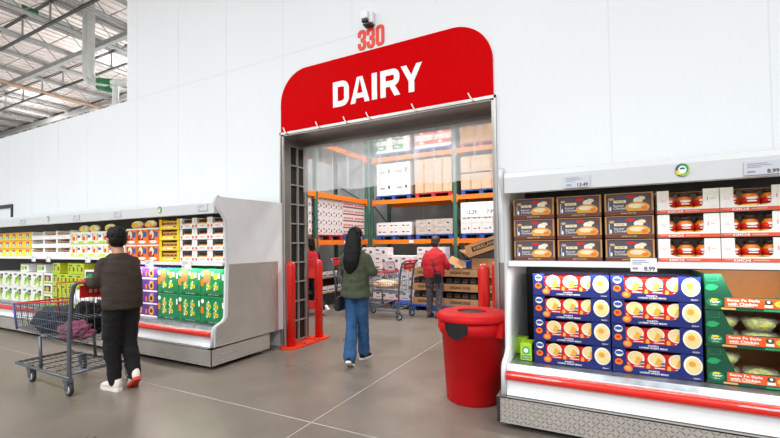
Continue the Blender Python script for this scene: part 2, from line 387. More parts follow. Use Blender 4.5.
for x in (-3.86, -3.3, -2.86, -2.52, -1.9, -1.22):
    zt_ = MB().tube([(x-.035, YW-.04, ZD+.09), (x-.01, YW-.045, ZD+.04), (x+.025, YW-.04, ZD-.005)], .008, 'letter_white', 6); part(zt_, 'hook', sg)
nb = MB(); t = .04; hh = .255; zb2 = 3.862
def digit3(x, w):
    zt = zb2+hh; zm = zb2+hh/2; r = .03
    stroke(nb, [(x+t/2, zt-.085)]+arc(x+t/2+r, zt-t/2-r, r, pi, pi/2, 4)+arc(x+w-t/2-r, zt-t/2-r, r, pi/2, 0, 4)+arc(x+w-t/2-r, zm+.004+r, r, 0, -pi/2, 4)+[(x+w*.38, zm+.004)], t, YW-.012, YW-.0005, 'num_red')
    stroke(nb, [(x+w*.38, zm-.004)]+arc(x+w-t/2-r, zm-.004-r, r, pi/2, 0, 4)+arc(x+w-t/2-r, zb2+t/2+r, r, 0, -pi/2, 4)+arc(x+t/2+r, zb2+t/2+r, r, -pi/2, -pi, 4)+[(x+t/2, zb2+.085)], t, YW-.0128, YW-.0005, 'num_red')
def digit0(x, w):
    zt = zb2+hh; r = .028
    stroke(nb, arc(x+w-t/2-r, zt-t/2-r, r, 0, pi/2, 4)+arc(x+t/2+r, zt-t/2-r, r, pi/2, pi, 4)+arc(x+t/2+r, zb2+t/2+r, r, pi, 1.5*pi, 4)+arc(x+w-t/2-r, zb2+t/2+r, r, -pi/2, 0, 4), t, YW-.012, YW-.0005, 'num_red', True)
digit3(-2.68, .115); digit3(-2.552, .115); digit0(-2.42, .118)
nb.build('location_number', label='red number 330 on the white wall above the sign', cat='sign')
cm = thing('security_camera', (-2.5, YW-.06, 4.19), label='small grey wall camera above the red number', cat='camera')
part(MB().bbox(-.03, .075, -.02, .055, -.05, .1, 'white_paint', .012), 'housing', cm); part(MB().bbox(-.065, .03, -.075, -.024, -.01, .095, 'white_paint', .015), 'hood', cm)
part(MB().bbox(-.055, .03, -.07, -.026, -.05, -.014, 'dark_metal', .01), 'lens', cm); part(MB().box(-.05, .06, -.04, .05, -.075, -.058, 'dark_metal'), 'bracket', cm)
# strip curtain
sc = thing('strip_curtain', (0, 0, 0), label='clear plastic strip curtain hanging short in the doorway', cat='curtain')
part(MB().box(XL+.05, XR-.05, YI-.115, YI-.06, ZD-.13, ZD-.09, 'steel'), 'curtain_rail', sc)
ns = 11; sw = (XR-XL-.14)/ns
for k in range(ns):
    xa = XL+.06+k*sw; m = MB(); y = YI-.12-(.012 if k % 2 else 0); zlo = 2.2-.004*k+rng.uniform(-.015, .015); vs = []
    for i in range(9):
        for q in range(5):
            u = q/4; vs.append((xa+(u*1.12-.04)*sw, y-.018*sin(u*pi)-.03*sin(i*.5+k)*(8-i)/10*.3, zlo+(ZD-.1-zlo)*i/8))
    m.add(vs, [(i*5+q, i*5+q+1, i*5+q+6, i*5+q+5) for i in range(8) for q in range(4)], 'curtain', True); part(m, 'strip', sc)
# bollard guards
def bollards(loc, rail_dir, label):
    o = thing('bollard_guard', loc, label=label, cat='bollard', group='red door guards')
    bp = [(.0-.13, -.17), (.13, -.17)]
    part(MB().prism(arc(0, -.02, .15, -pi, 0, 10)+arc(0, .62, .15, 0, pi, 10), 'xy', .001, .02, 'red_plate'), 'base_plate', o)
    for y in (0, .62):
        part(MB().lathe([(.062, .02), (.062, 1.12), (.056, 1.155), (.04, 1.175), (.015, 1.186)], (0, y, 0), 'red_paint', 24), 'post', o)
    bt = MB()
    for x in (-.08, .09):
        for y in (.18, .44): bt.lathe([(.014, .02), (.014, .035), (.006, .04)], (x, y, 0), 'steel', 8)
    part(bt, 'bolts', o)
    for z in (.42, .9):
        xs = sorted((rail_dir*.055, rail_dir*.4)); part(MB().box(xs[0], xs[1], .6, .64, z, z+.13, 'red_paint'), 'rail', o)
    return o
bollards((-3.83, 4.37, 0), -1, 'pair of red steel bollards on a plate at the left doorway jamb')
bollards((-1.13, 4.36, 0), 1, 'pair of red steel bollards behind the red trash can')

# ------------------------------------------------------------------ refrigerated display cases
PROF = [(3.29, 1.99), (3.245, 1.965), (3.235, 1.92), (3.34, 1.78), (3.385, 1.71), (3.4, 1.2), (3.375, .57), (3.34, .52), (3.23, .475), (3.205, .44), (3.2, .25)]
def disp_case(name_label, xa, xb, shelf_z, ends, plate_ends=(), group='open refrigerated cases'):
    o = thing('refrigerated_case', (0, 0, 0), label=name_label, cat='refrigerator', group=group)
    bd = MB().box(xa, xb, 4.22, YW-.008, .25, 1.99, 'case_inside').box(xa, xb, 3.26, 4.22, .25, .44, 'case_inside')
    part(bd, 'body', o)
    part(MB().prism([(3.24, 1.80), (3.235, 1.92), (3.245, 1.955), (3.29, 1.97), (4.3, 1.985), (4.3, 1.93), (3.36, 1.90), (3.32, 1.80)], 'yz', xa, xb, 'header_grey').box(xa, xb, 3.36, 3.42, 1.87, 1.9, 'case_inside'), 'canopy', o)
    part(MB().tube([(xa+.05, 3.345, 1.865), (xb-.05, 3.345, 1.865)], .014, 'lamp', 8), 'lamp_tube', o)
    part(MB().box(xa, xb, 3.37, 4.2, shelf_z-.035, shelf_z, 'shelf_metal').box(xa, xb, 3.352, 3.37, shelf_z-.04, shelf_z+.004, 'paper'), 'shelf', o)
    part(MB().prism([(3.222, .44), (3.222, .452), (3.39, .458), (4.2, .455), (4.2, .445)], 'yz', xa, xb, 'galvanised').prism([(3.2, .424), (3.21, .424), (3.235, .474), (3.226, .478)], 'yz', xa, xb, 'galvanised'), 'deck', o)
    part(MB().prism(arc(3.2, .395, .036, pi/2, 1.5*pi, 10)+[(3.204, .36), (3.204, .43)], 'yz', xa, xb, 'red_bumper'), 'bumper', o)
    part(MB().box(xa, xb, 3.205, 3.26, .25, .44, 'white_paint').prism([(3.185, .25), (3.205, .29), (3.205, .25)], 'yz', xa, xb, 'white_paint'), 'kick_panel', o)
    px0 = xa-.07 if 'L' in ends else xa; px1 = xb+.06 if 'R' in ends else xb
    k = MB().box(px0+.025 if 'L' in ends else px0, px1, 3.15, 3.158, .05, .243, 'diamond_front').box(px0, px1, 3.15, 3.3, .235, .245, 'steel_bright')
    if 'L' in ends: k.box(px0, px0+.012, 3.15, 3.3, .05, .06, 'dark_metal').box(px0, px0+.022, 3.15, 3.165, .05, .24, 'dark_metal').box(px0+.03, px0+.04, 3.16, 3.8, .06, .23, 'black')
    k.box(xa, xb, 3.24, 3.26, .03, .25, 'black')
    if 'R' in ends: k.box(px1-.008, px1, 3.15, 4.06, .05, .243, 'diamond_side').box(xb, px1, 3.15, 4.06, .236, .245, 'steel')
    part(k, 'plinth', o)
    for e in ends:
        x0, x1 = (xa-.045, xa-.003) if e == 'L' else (xb+.003, xb+.042)
        part(MB().prism(PROF+[(YW-.01, .25), (YW-.01, 2.0)], 'yz', x0, x1, 'white_paint'), 'end_panel', o)
        ed = MB(); pth = [(a, b_) for a, b_ in PROF]
        if e == 'R': part(MB().prism([(3.415, 1.195), (3.392, .58), (3.36, .53), (3.24, .48), (3.22, .44), (3.22, .25), (4.24, .25), (4.24, 1.195)], 'yz', x1, x1+.004, 'diamond_side'), 'scuff_plate', o, label='diamond plate lower end')
        part(MB().tube([((x0+x1)/2, a-.004, b_+(.004 if i < 2 else 0)) for i, (a, b_) in enumerate(pth)], .021, 'header_grey', 8), 'end_trim', o)
    n = int((xb-xa)/1.1)+1
    for i in range(n):
        fx = xa+.1+i*(xb-xa-.2)/max(1, n-1)
        part(MB().lathe([(.045, 0), (.045, .012), (.02, .03), (.02, .25)], (fx, 3.33, 0), 'grey_foot', 12), 'foot', o)
    if 'R' in ends: part(MB().lathe([(.045, 0), (.045, .012), (.02, .03), (.02, .25)], (xb-.05, 3.95, 0), 'grey_foot', 12), 'foot', o)
    return o
def price_tag(o, x0, x1, z0, z1, y, price=None, mat='tag_paper'):
    t = MB().box(x0, x1, y-.003, y, z0, z1, mat); w_, h_ = x1-x0, z1-z0
    for k, ww in enumerate((.5, .62, .35)): t.rect(x0+w_*.08, x0+w_*(.08+ww), z1-h_*(.2+.13*k), z1-h_*(.15+.13*k), 'ink_soft', y-.003)
    t.rect(x0+w_*.08, x0+w_*.28, z0+h_*.16, z0+h_*.3, 'ink_soft', y-.003)
    if price: t.text(price, x1-w_*.28, z0+h_*.22, h_*.3, 'ink', y-.003, 1, bold=.02)
    part(t, 'price_tag', o)
def emblem(o, x, z, y):
    e = MB().disc(x, z, .038, .042, 'p_navy', y, 1, 28).disc(x+.004, z-.002, .034, .038, 'p_lime', y, 2, 28).disc(x+.003, z+.004, .030, .034, 'p_leaf', y, 3, 28).disc(x, z, .022, .026, 'p_white', y, 4, 24)
    e.poly([(x-.016, z+.004), (x-.01, z+.015), (x+.01, z+.015), (x+.016, z+.004)], 'p_dkgreen', y, 5).poly([(x-.038, z), (x-.03, z-.026), (x-.012, z-.036), (x-.01, z-.026), (x-.024, z-.01)], 'p_yellow', y, 5)
    part(e, 'emblem', o, label='round green and blue emblem')
rc = disp_case('open refrigerated case at the right with pies, kimchi and boxed meals', -.665, 2.0, 1.262, 'L')
price_tag(rc, -.23, -.06, 1.807, 1.892, 3.232, '13.49'); price_tag(rc, .795, .985, 1.81, 1.893, 3.232, '8.99'); price_tag(rc, .182, .34, 1.198, 1.292, 3.345, '8.99', 'paper'); price_tag(rc, 1.35, 1.5, 1.81, 1.893, 3.232, '8.99')
emblem(rc, .483, 1.875, 3.232)
lc = disp_case('open refrigerated case at the left, end nearest the doorway', -6.4, -3.99, 1.215, 'R')
lf = disp_case('open refrigerated case at the far left behind the shopping cart', -13.4, -6.403, 1.27, '')
for x in (-4.18, -5.93): price_tag(lc, x-.09, x+.09, 1.83, 1.905, 3.232)
for x in (-7.0, -8.72, -9.9): price_tag(lf, x-.09, x+.09, 1.83, 1.905, 3.232)
emblem(lc, -4.99, 1.885, 3.232); emblem(lf, -7.85, 1.885, 3.232)
for x in (-4.62, -5.38, -6.2): price_tag(lc, x-.09, x+.09, 1.13, 1.235, 3.345, None, 'paper')
for x in (-6.9, -8.1, -8.6): price_tag(lf, x-.07, x+.07, 1.185, 1.29, 3.345, None, 'paper')

# ------------------------------------------------------------------ goods, right case
YU, YLo = 3.425, 3.405
def mk_pie_tray():
    w, h, d = .308, .162, .36; m = MB()
    tray(m, w, h, d, [(0, 0), (w, 0), (w, h), (w-.012, h), (w-.012, .03), (.012, .03), (.012, h), (0, h)], 'kraft', 'kraft')
    m.rect(0, w, 0, .028, 'p_brown').text('BAKED POT PIES', w/2, .014, .009, 'p_cream', 0, 2); m.box(.012, w-.012, .0, .004, h-.006, h, 'kraft')
    return m.build('cardboard_tray')
def mk_pie_box():
    w, h, d = .28, .15, .3; m = MB().bbox(0, w, 0, d, 0, h, 'p_pie', .002)
    m.rect(.012, .015, .03, .1, 'p_white').disc(.03, .115, .018, .01, 'p_tan').rect(.045, .125, .085, .105, 'p_cream').text('POT PIE', .085, .095, .01, 'p_brown', 0, 2)
    m.disc(.15, .128, .03, .011, 'p_red').disc(.2, .1, .03, .022, 'p_plate').disc(.22, .115, .026, .014, 'p_cream').disc(.262, .118, .014, .02, 'p_brown')
    m.disc(.196, .05, .076, .04, 'p_gold', 0, 2).disc(.19, .06, .05, .017, 'p_cream', 0, 3).disc(.235, .046, .02, .014, 'p_orange', 0, 3)
    m.text('Roasted', .075, .066, .014, 'p_white', 0, 1, shear=.2).text('Chicken', .085, .047, .018, 'p_white', 0, 1, shear=.2).disc(.024, .045, .006, .016, 'p_white')
    return m.build('food_carton')
kt, kb = Kind(mk_pie_tray), Kind(mk_pie_box)
for c_ in range(3):
    for r in range(3):
        x = -.632+c_*.331; z = 1.2655+r*.1685
        where = f'{rowname(r, 3)}, {ORD[c_+1]} column, above blue cases'
        kt.put((x, YU, z), label=f'kraft display tray holding a pie carton, {where}', cat='tray', group='pie trays on the right case shelf')
        kb.put((x+.014, YU+.006, z+.0055), label=f'dark chicken pie carton, {where}', cat='carton', group='pie cartons on the right case shelf')
def mk_kimchi_tray():
    w, h, d = .349, .16, .3; m = MB(); tray(m, w, h, d, ushape(w, h, .07, .262, .036, .03), 'p_white', 'p_white')
    m.rect(0, w, 0, .024, 'p_salmon').text('KIMCHI', .105, .012, .017, 'p_white', 0, 2, bold=.02, wid=.085).rect(.16, .24, .01, .016, 'p_pink', 0, 2).rect(.015, .055, .014, .018, 'p_pink', 0, 2)
    m.rect(.02, .05, .09, .093, 'p_pink').rect(.02, .05, .08, .083, 'p_pink').rect(.285, .289, .08, .105, 'p_salmon').rect(.3, .325, .09, .094, 'p_pink').box(.004, w-.004, .15, d-.004, h-.004, h, 'kraft')
    return m.build('display_tray')
def mk_kimchi_jar():
    o = thing('kimchi_jar'); r = .05
    part(MB().lathe([(.03, 0), (r, .008), (r, .085), (.036, .105), (.034, .113)], (0, 0, 0), 'kimchi', 20), 'jar', o)
    part(MB().lathe([(r+.0012, .04), (r+.0012, .082)], (0, 0, 0), 'p_red', 20).lathe([(r+.0016, .03), (r+.0016, .04)], (0, 0, 0), 'p_yellow', 20), 'paper_label', o)
    part(MB().disc(0, .078, .03, .009, 'p_white', -r, 2).rect(-.024, .024, .055, .062, 'p_white', -r, 2), 'badge', o)
    part(MB().lathe([(.037, .112), (.038, .132), (.033, .136)], (0, 0, 0), 'p_char', 20), 'lid', o)
    return o
kk, kj = Kind(mk_kimchi_tray), Kind(mk_kimchi_jar)
for c_ in range(3):
    for r in range(3):
        x = .36+c_*.354; z = 1.2655+r*.1685
        where = f'{rowname(r, 3)}, {ORD[c_+1]} kimchi column'
        kk.put((x, YU, z), label=f'white KIMCHI display tray with a rounded window, {where}', cat='tray', group='kimchi trays')
        for q, xx in enumerate((.062, .167, .272)):
            kj.put((x+xx, YU+.062+(.012 if (c_+r+q) % 3 == 0 else 0), z+.0055), label=f'orange kimchi jar with dark lid, {("left", "middle", "right")[q]} in its tray, {where}', cat='jar', group='kimchi jars')
def mk_blue_case():
    w, h, d = .536, .172, .4; m = MB(); tray(m, w, h, d, ushape(w, h, .085, .41, .045, .045), 'p_navy', 'p_navy', hb=h-.012)
    m.disc(.043, .138, .027, .024, 'p_white').rect(.018, .068, .128, .14, 'p_yellow', 0, 2).disc(.043, .142, .024, .012, 'p_blue', 0, 3).disc(.04, .076, .025, .023, 'p_orange').disc(.04, .08, .014, .01, 'p_red', 0, 2).disc(.098, .034, .028, .023, 'p_orange').disc(.096, .036, .016, .012, 'p_tan', 0, 2)
    m.disc(.48, .1, .053, .064, 'p_plate').disc(.483, .098, .044, .054, 'p_pasta', 0, 2).disc(.475, .11, .02, .02, 'p_gold', 0, 3)
    m.text('PANEETA', .255, .031, .011, 'p_white', 0, 1, bold=.02).text('LAYERED WHEAT BREAD', .255, .016, .011, 'p_white', 0, 1, bold=.02).text('READY', .5, .015, .009, 'p_white', 0, 1)
    return m.build('display_case')
def mk_red_pack():
    w, h, d = .122, .142, .28; m = MB().bbox(0, w, 0, d, 0, h, 'p_red', .002)
    m.disc(.062, .105, .052, .048, 'p_plate').disc(.062, .108, .044, .04, 'p_pasta', 0, 2).poly([(.05, .07), (.09, .06), (.1, .1), (.07, .12)], 'p_gold', 0, 3).disc(.1, .075, .013, .013, 'p_blue', 0, 4).rect(.09, .113, .068, .074, 'p_yellow', 0, 5).disc(.012, .05, .012, .018, 'p_gold').rect(.05, .11, .045, .05, 'p_white')
    return m.build('food_carton')
kbc, krp = Kind(mk_blue_case), Kind(mk_red_pack)
for c_ in range(2):
    for r in range(4):
        x = -.489+c_*.545; z = .462+r*.1765
        where = f'{rowname(r, 4)}, {("left", "right")[c_]} stack'
        kbc.put((x, YLo, z), label=f'navy display case of flatbread meals, {where} in the right case', cat='case', group='navy display cases')
        for q in range(3):
            krp.put((x+.086+q*.1235, YLo+.008, z+.007), label=f'red meal carton, {("left", "middle", "right")[q]} of three, navy case in {where}', cat='carton', group='red cartons in the navy cases')
def mk_salad_tray():
    w, h, d = .6, .238, .42; m = MB()
    fr = [(0, 0), (w, 0), (w, h), (w-.09, h), (w-.15, .095), (.15, .085), (.09, h), (0, h)]
    m.prism(fr, 'xz', 0, .004, 'p_dkgreen').box(0, w, .004, d, 0, .004, 'kraft').box(0, .004, .004, d, .004, h, 'p_dkgreen').box(w-.004, w, .004, d, .004, h, 'kraft').box(.004, w-.004, d-.004, d, .004, h, 'p_kraft')
    m.rect(.105, .47, .022, .083, 'p_banner').text('Santa Fe Style', .2, .066, .021, 'p_white', 0, 2, bold=.025, wid=.165).text('with Chicken', .195, .044, .019, 'p_white', 0, 2, bold=.025, wid=.15).rect(.12, .25, .028, .031, 'p_cream', 0, 2)
    m.disc(.325, .062, .02, .017, 'p_dkgreen', 0, 2).disc(.325, .064, .008, .009, 'p_white', 0, 3).rect(.305, .345, .028, .044, 'p_white', 0, 2).disc(.41, .053, .058, .026, 'p_avocado', 0, 2).disc(.4, .055, .03, .016, 'p_gold', 0, 3)
    m.poly([(.0, .14), (.015, .165), (.045, .168), (.075, .155), (.055, .132), (.025, .126)], 'p_leaf').disc(.05, .05, .042, .03, 'p_green').text('Taylor', .05, .052, .02, 'p_white', 0, 2, shear=.2, bold=.03).text('FARMS', .05, .034, .008, 'p_white', 0, 2).disc(.05, .068, .02, .006, 'p_yellow', 0, 2)
    m.rect(.012, .075, .19, .193, 'p_green').rect(.012, .015, .19, .225, 'p_green').rect(.072, .075, .19, .225, 'p_green').rect(.085, .16, .005, .017, 'p_tan').rect(.3, .42, .004, .016, 'p_leaf')
    m.poly([(.595, .14), (.58, .165), (.55, .168), (.525, .155), (.545, .132), (.57, .126)], 'p_leaf')
    return m.build('display_tray')
def mk_salad():
    o = thing('salad_bowl')
    part(MB().lathe([(.055, 0), (.064, .005), (.09, .056), (.096, .064), (.091, .064), (.062, .008)], (0, 0, 0), 'clear_plastic', 24), 'bowl', o)
    sm = MB().ball((0, 0, .05), (.082, .082, .042), 'salad', 20, 10)
    sm.v = [tuple(Vector(v)*(1+.12*noise.noise(Vector(v)*40))) for v in sm.v]; part(sm, 'salad', o)
    part(MB().lathe([(.097, .065), (.097, .071), (.086, .09), (.08, .093)], (0, 0, 0), 'clear_plastic', 24), 'lid', o)
    part(MB().disc(0, .05, .022, .008, 'p_avocado', -.09, 1), 'sticker', o)
    return o
kst, ksb = Kind(mk_salad_tray), Kind(mk_salad)
for c_ in range(2):
    for r in range(3):
        x = .612+c_*.604; z = .462+r*.2435
        where = f'{rowname(r, 3)} of the {("left", "right")[c_]} salad stack'
        kst.put((x, YLo, z), label=f'green salad tray with orange {"Santa Fe Style" } banner, {where}', cat='tray', group='green salad trays')
        if r == 2: continue
        for q in range(3):
            for lv in range(2):
                if (r == 0 and q == 1 and lv == 1): continue
                ksb.put((x+.102+q*.198, YLo+.106, z+.0055+lv*.096), label=f'clear bowl of green salad, {("lower", "upper")[lv]} {("left", "middle", "right")[q]}, {where}', cat='salad bowl', group='salad bowls')
def mk_green_box():
    w, h = .088, .135; m = MB().bbox(0, w, 0, .16, 0, h, 'p_lime', .003)
    m.disc(.044, .08, .03, .03, 'p_leaf').disc(.044, .08, .018, .018, 'p_white', 0, 2).rect(.01, .078, .012, .04, 'p_green').text('FRESH', .044, .026, .015, 'p_white', 0, 2)
    return m.build('small_carton')
kg = Kind(mk_green_box)
kg.put((-.6, 3.42, .462), label='lime green small carton left of the navy cases', cat='carton', group='lime green cartons')
kg.put((-.575, 3.61, .462), rz=rd(90), label='lime green carton at the very end of the right case deck', cat='carton', group='lime green cartons')

# ------------------------------------------------------------------ goods, left cases
def grid(kind, x0, dx, nc, z0, dz, nr, y, lab, cat, group, skip=lambda c, r: False, unit='column'):
    for c_ in range(nc):
        for r in range(nr):
            if skip(c_, r): continue
            kind.put((x0+c_*dx, y, z0+r*dz), label=f'{lab}, {rowname(r, nr)}'+(f', {ORD[c_+1]} from left' if nc > 1 else ''), cat=cat, group=group)
def carton(w, h, d, base, art):
    def mk():
        m = MB().bbox(0, w, 0, d, 0, h, base, .003); art(m, w, h); return m.build('food_carton')
    return Kind(mk)
# jar trays, 3 x 4, with four dark jars each
def mk_jar_tray():
    w, h = .279, .135; m = MB(); tray(m, w, h, .28, ushape(w, h, .045, .234, .06, .01), 'p_white', 'p_white')
    m.rect(.1, .18, .025, .04, 'p_pink').disc(.03, .03, .018, .018, 'p_salmon').disc(.25, .03, .018, .018, 'p_salmon')
    return m.build('display_tray')
def mk_dark_jar(): return MB().lathe([(.018, 0), (.0195, .006), (.0195, .03)], (0, 0, 0), 'p_tan', 14).lathe([(.0197, .03), (.0197, .07)], (0, 0, 0), 'p_gold', 14).lathe([(.0195, .07), (.017, .086)], (0, 0, 0), 'p_maroon', 14).lathe([(.019, .086), (.019, .108), (.017, .11)], (0, 0, 0), 'p_char', 14).build('small_jar')
kjt, kdj = Kind(mk_jar_tray), Kind(mk_dark_jar)
for c_ in range(3):
    for r in range(4):
        x = -4.86+c_*.285; z = 1.218+r*.1405
        where = f'{rowname(r, 4)}, {("left", "middle", "right")[c_]} column'
        kjt.put((x, YU, z), label=f'white display tray with dark jars, {where} beside the end panel', cat='tray', group='white jar trays')
        for q in range(4): kdj.put((x+.076+q*.0425, YU+.03, z+.005), label=f'small dark jar, {ORD[q+1]} from left in white tray, {where}', cat='jar', group='dark jars in white trays')
def mk_yellow_tray():
    w, h = .42, .135; m = MB(); tray(m, w, h, .28, ushape(w, h, .05, .37, .055, .012), 'p_yellow', 'p_yellow')
    m.disc(.12, .03, .03, .012, 'p_cream').rect(.17, .28, .02, .036, 'p_white').rect(.3, .35, .03, .045, 'p_brown'); return m.build('display_tray')
kyt = Kind(mk_yellow_tray); kyp = carton(.07, .105, .1, 'p_gold', lambda m, w, h: m.rect(.008, w-.008, .06, .085, 'p_brown').disc(w/2, .04, .02, .015, 'p_cream'))
for r in range(4):
    kyt.put((-5.295, YU, 1.218+r*.1405), label=f'bright yellow display tray, {rowname(r, 4)}, left of the white jar trays', cat='tray', group='yellow display trays')
    for q in range(4): kyp.put((-5.295+.058+q*.077, YU+.012, 1.223+r*.1405), label=f'small gold snack pack, {ORD[q+1]} from left, yellow tray in {rowname(r, 4)}', cat='snack pack', group='gold packs in yellow trays')
def snack_art(c1, c2):
    def a(m, w, h): m.rect(.02, w-.1, .06, h-.03, c1).disc(w*.36, h*.6, .05, .06, c2, 0, 2).disc(w*.3, h*.48, .03, .035, 'p_red', 0, 3).rect(w-.095, w-.025, .1, h-.05, 'p_blue', 0, 1).disc(w*.5, .035, .08, .02, 'p_white').rect(.0, w, h-.02, h, 'p_white')
    return a
ko = carton(.245, .225, .2, 'p_orange', snack_art('p_maroon', 'p_cream'))
grid(ko, -6.05, .25, 3, 1.218, .229, 2, YU, 'orange cheese snack box on left case shelf', 'snack box', 'orange snack boxes')
kgp = carton(.29, .19, .2, 'p_white', lambda m, w, h: (m.rect(0, w, 0, .05, 'p_lime'), snack_art('p_tan', 'p_cream')(m, w, h)))
grid(kgp, -7.56, .296, 5, 1.273, .193, 2, YU, 'white and lime snack box on left case shelf', 'snack box', 'lime snack boxes', lambda c, r: -7.56+c*.296+.29 > -6.07)
def mk_bag():
    m = MB().ball((0, 0, .05), (.13, .045, .058), 'bag_film', 16, 10).rect(-.07, .07, .02, .075, 'p_yellow', -.043); m.v = [(x+.006*noise.noise(Vector((x, y, z))*30), y, max(0, z+.008*noise.noise(Vector((z, x, y))*25))) for x, y, z in m.v]; return m.build('snack_bag')
kbg = Kind(mk_bag)
for i, (x, z, t_) in enumerate(((-7.35, 1.66, 'above lime boxes, first'), (-7.05, 1.66, 'above lime boxes, second'), (-6.62, 1.66, 'above lime boxes, third'), (-5.93, 1.678, 'above orange boxes, first'), (-5.62, 1.678, 'above orange boxes, second'))):
    kbg.put((x, YU+.09, z), label=f'pale yellow snack bag lying {t_} from the left', cat='snack bag', group='pale snack bags')
# far left shelf: white trays of brown pots, yellow cartons
def mk_pot_tray():
    w, h = .425, .138; m = MB(); tray(m, w, h, .26, ushape(w, h, .02, w-.02, .07, .012), 'p_white', 'p_white'); m.rect(.12, .3, .02, .05, 'p_plate'); return m.build('display_tray')
def mk_pot(): return MB().lathe([(.034, 0), (.042, .075), (.044, .08)], (0, 0, 0), 'p_brown', 14).lathe([(.045, .08), (.045, .092), (.04, .094)], (0, 0, 0), 'p_tan', 14).disc(0, .05, .022, .02, 'p_cream', -.039, 2).build('dessert_pot')
kpt, kpo = Kind(mk_pot_tray), Kind(mk_pot)
for c_ in range(3):
    for r in range(3):
        x = -8.88+c_*.434; z = 1.273+r*.143; where = f'{rowname(r, 3)}, {("left", "middle", "right")[c_]} column'
        kpt.put((x, YU, z), label=f'low white tray of dessert pots, {where}, far left shelf', cat='tray', group='white dessert trays')
        if c_ == 0 and r > 0: continue
        for q in range(4): kpo.put((x+.07+q*.095, YU+.06, z+.005), label=f'brown dessert pot, {ORD[q+1]} from left, white tray in {where}', cat='pot', group='brown dessert pots')
kyc = carton(.255, .14, .2, 'p_yellow', lambda m, w, h: m.rect(.0, w, h-.03, h, 'p_gold').disc(w*.5, h*.62, .06, .04, 'p_orange').rect(w*.28, w*.72, h*.62, h*.78, 'p_red', 0, 2).disc(w*.38, h*.38, .028, .026, 'p_cyan', 0, 2).disc(w*.64, h*.38, .028, .026, 'p_cyan', 0, 2).disc(w*.5, h*.38, .018, .02, 'p_white', 0, 3))
grid(kyc, -10.217, .263, 5, 1.273, .1435, 3, YU, 'yellow carton with orange art, far left shelf', 'carton', 'yellow cartons on the far shelf')
# lower decks
def mk_green_case(top):
    w, h, d = .42, .33, .4; m = MB().bbox(0, w, 0, d, 0, h, 'p_green', .003)
    z0 = .06 if not top else .075
    for x in (.14, .27):
        for z in ((.1, .2) if not top else (.1,)):
            m.disc(x, z+.02, .055, .05, 'p_leaf').disc(x-.012, z+.03, .024, .026, 'p_avocado', 0, 2).disc(x+.02, z+.005, .022, .024, 'p_yellow', 0, 3).disc(x+.02, z+.005, .009, .01, 'p_brown', 0, 4).rect(x-.035, x-.015, z-.03, z+.0, 'p_white', 0, 2).rect(x-.01, x+.01, z+.05, z+.075, 'p_white', 0, 2)
    if top: m.rect(.05, .17, .16, h-.02, 'p_kraft', 0, 2).disc(.27, .24, .035, .04, 'p_avocado').disc(.26, .225, .02, .022, 'p_yellow', 0, 2).rect(.2, .23, .25, .3, 'p_white').rect(.31, .34, .22, .28, 'p_white')
    m.rect(0, .05, .12, .2, 'p_orange').disc(.03, h-.06, .028, .028, 'p_white').rect(.06, w-.02, .008, .03, 'p_dkgreen').text('ORGANIC GUACAMOLE', w*.55, .019, .012, 'p_white', 0, 2).rect(w-.04, w-.012, .2, .27, 'p_white').rect(0, w, h-.012, h, 'p_leaf')
    return m.build('guacamole_case')
kga, kgb = Kind(lambda: mk_green_case(False)), Kind(lambda: mk_green_case(True))
for c_ in range(3):
    for r, k_ in ((0, kga), (1, kgb)): k_.put((-5.29+c_*.428, YLo, .462+r*.336), label=f'green avocado print case, {("bottom", "top")[r]} row, {("left", "middle", "right")[c_]} of three', cat='case', group='green cases on the left deck')
kpc = carton(.26, .165, .3, 'p_purple', lambda m, w, h: m.disc(w*.5, h*.5, .055, .055, 'p_gold').disc(w*.5, h*.5, .03, .03, 'p_char', 0, 2).rect(0, w, 0, .02, 'p_white').rect(.0, .03, .04, .1, 'p_orange').text('SNACK', w*.55, h*.86, .018, 'p_white', 0, 2))
grid(kpc, -5.83, .265, 2, .462, .17, 4, YLo, 'purple snack case beside the man', 'case', 'purple cases on the left deck')
def veg_art(m, w, h):
    for k in range(3): m.disc(w*(.3+.2*k), h*(.35+.18*(k % 2)), .04, .05, 'p_lime').disc(w*(.34+.18*k), h*(.55+.1*(k % 2)), .02, .03, 'p_leaf', 0, 2)
    m.rect(w*.62, w*.88, h*.5, h*.85, 'p_char').rect(w*.66, w*.84, h*.55, h*.7, 'p_tan', 0, 2).rect(w*.1, w*.4, h*.78, h*.9, 'p_leaf').rect(w*.5, w*.9, h*.08, h*.14, 'p_lime')
kwv = carton(.36, .26, .35, 'p_white', veg_art)
grid(kwv, -10.266, .366, 5, .462, .264, 2, YLo, 'white vegetable print box behind the cart', 'box', 'white vegetable boxes')
kwo = carton(.3, .14, .24, 'p_white', lambda m, w, h: m.rect(.02, .14, .03, .1, 'p_lime').disc(.2, .07, .04, .035, 'p_leaf').rect(0, w, h-.014, h, 'p_tan'))
for x, t_ in ((-9.4, 'left'), (-8.78, 'right')): kwo.put((x, YLo+.06, .992), label=f'{t_} of two small white boxes on top of the vegetable boxes', cat='box', group='small white boxes')

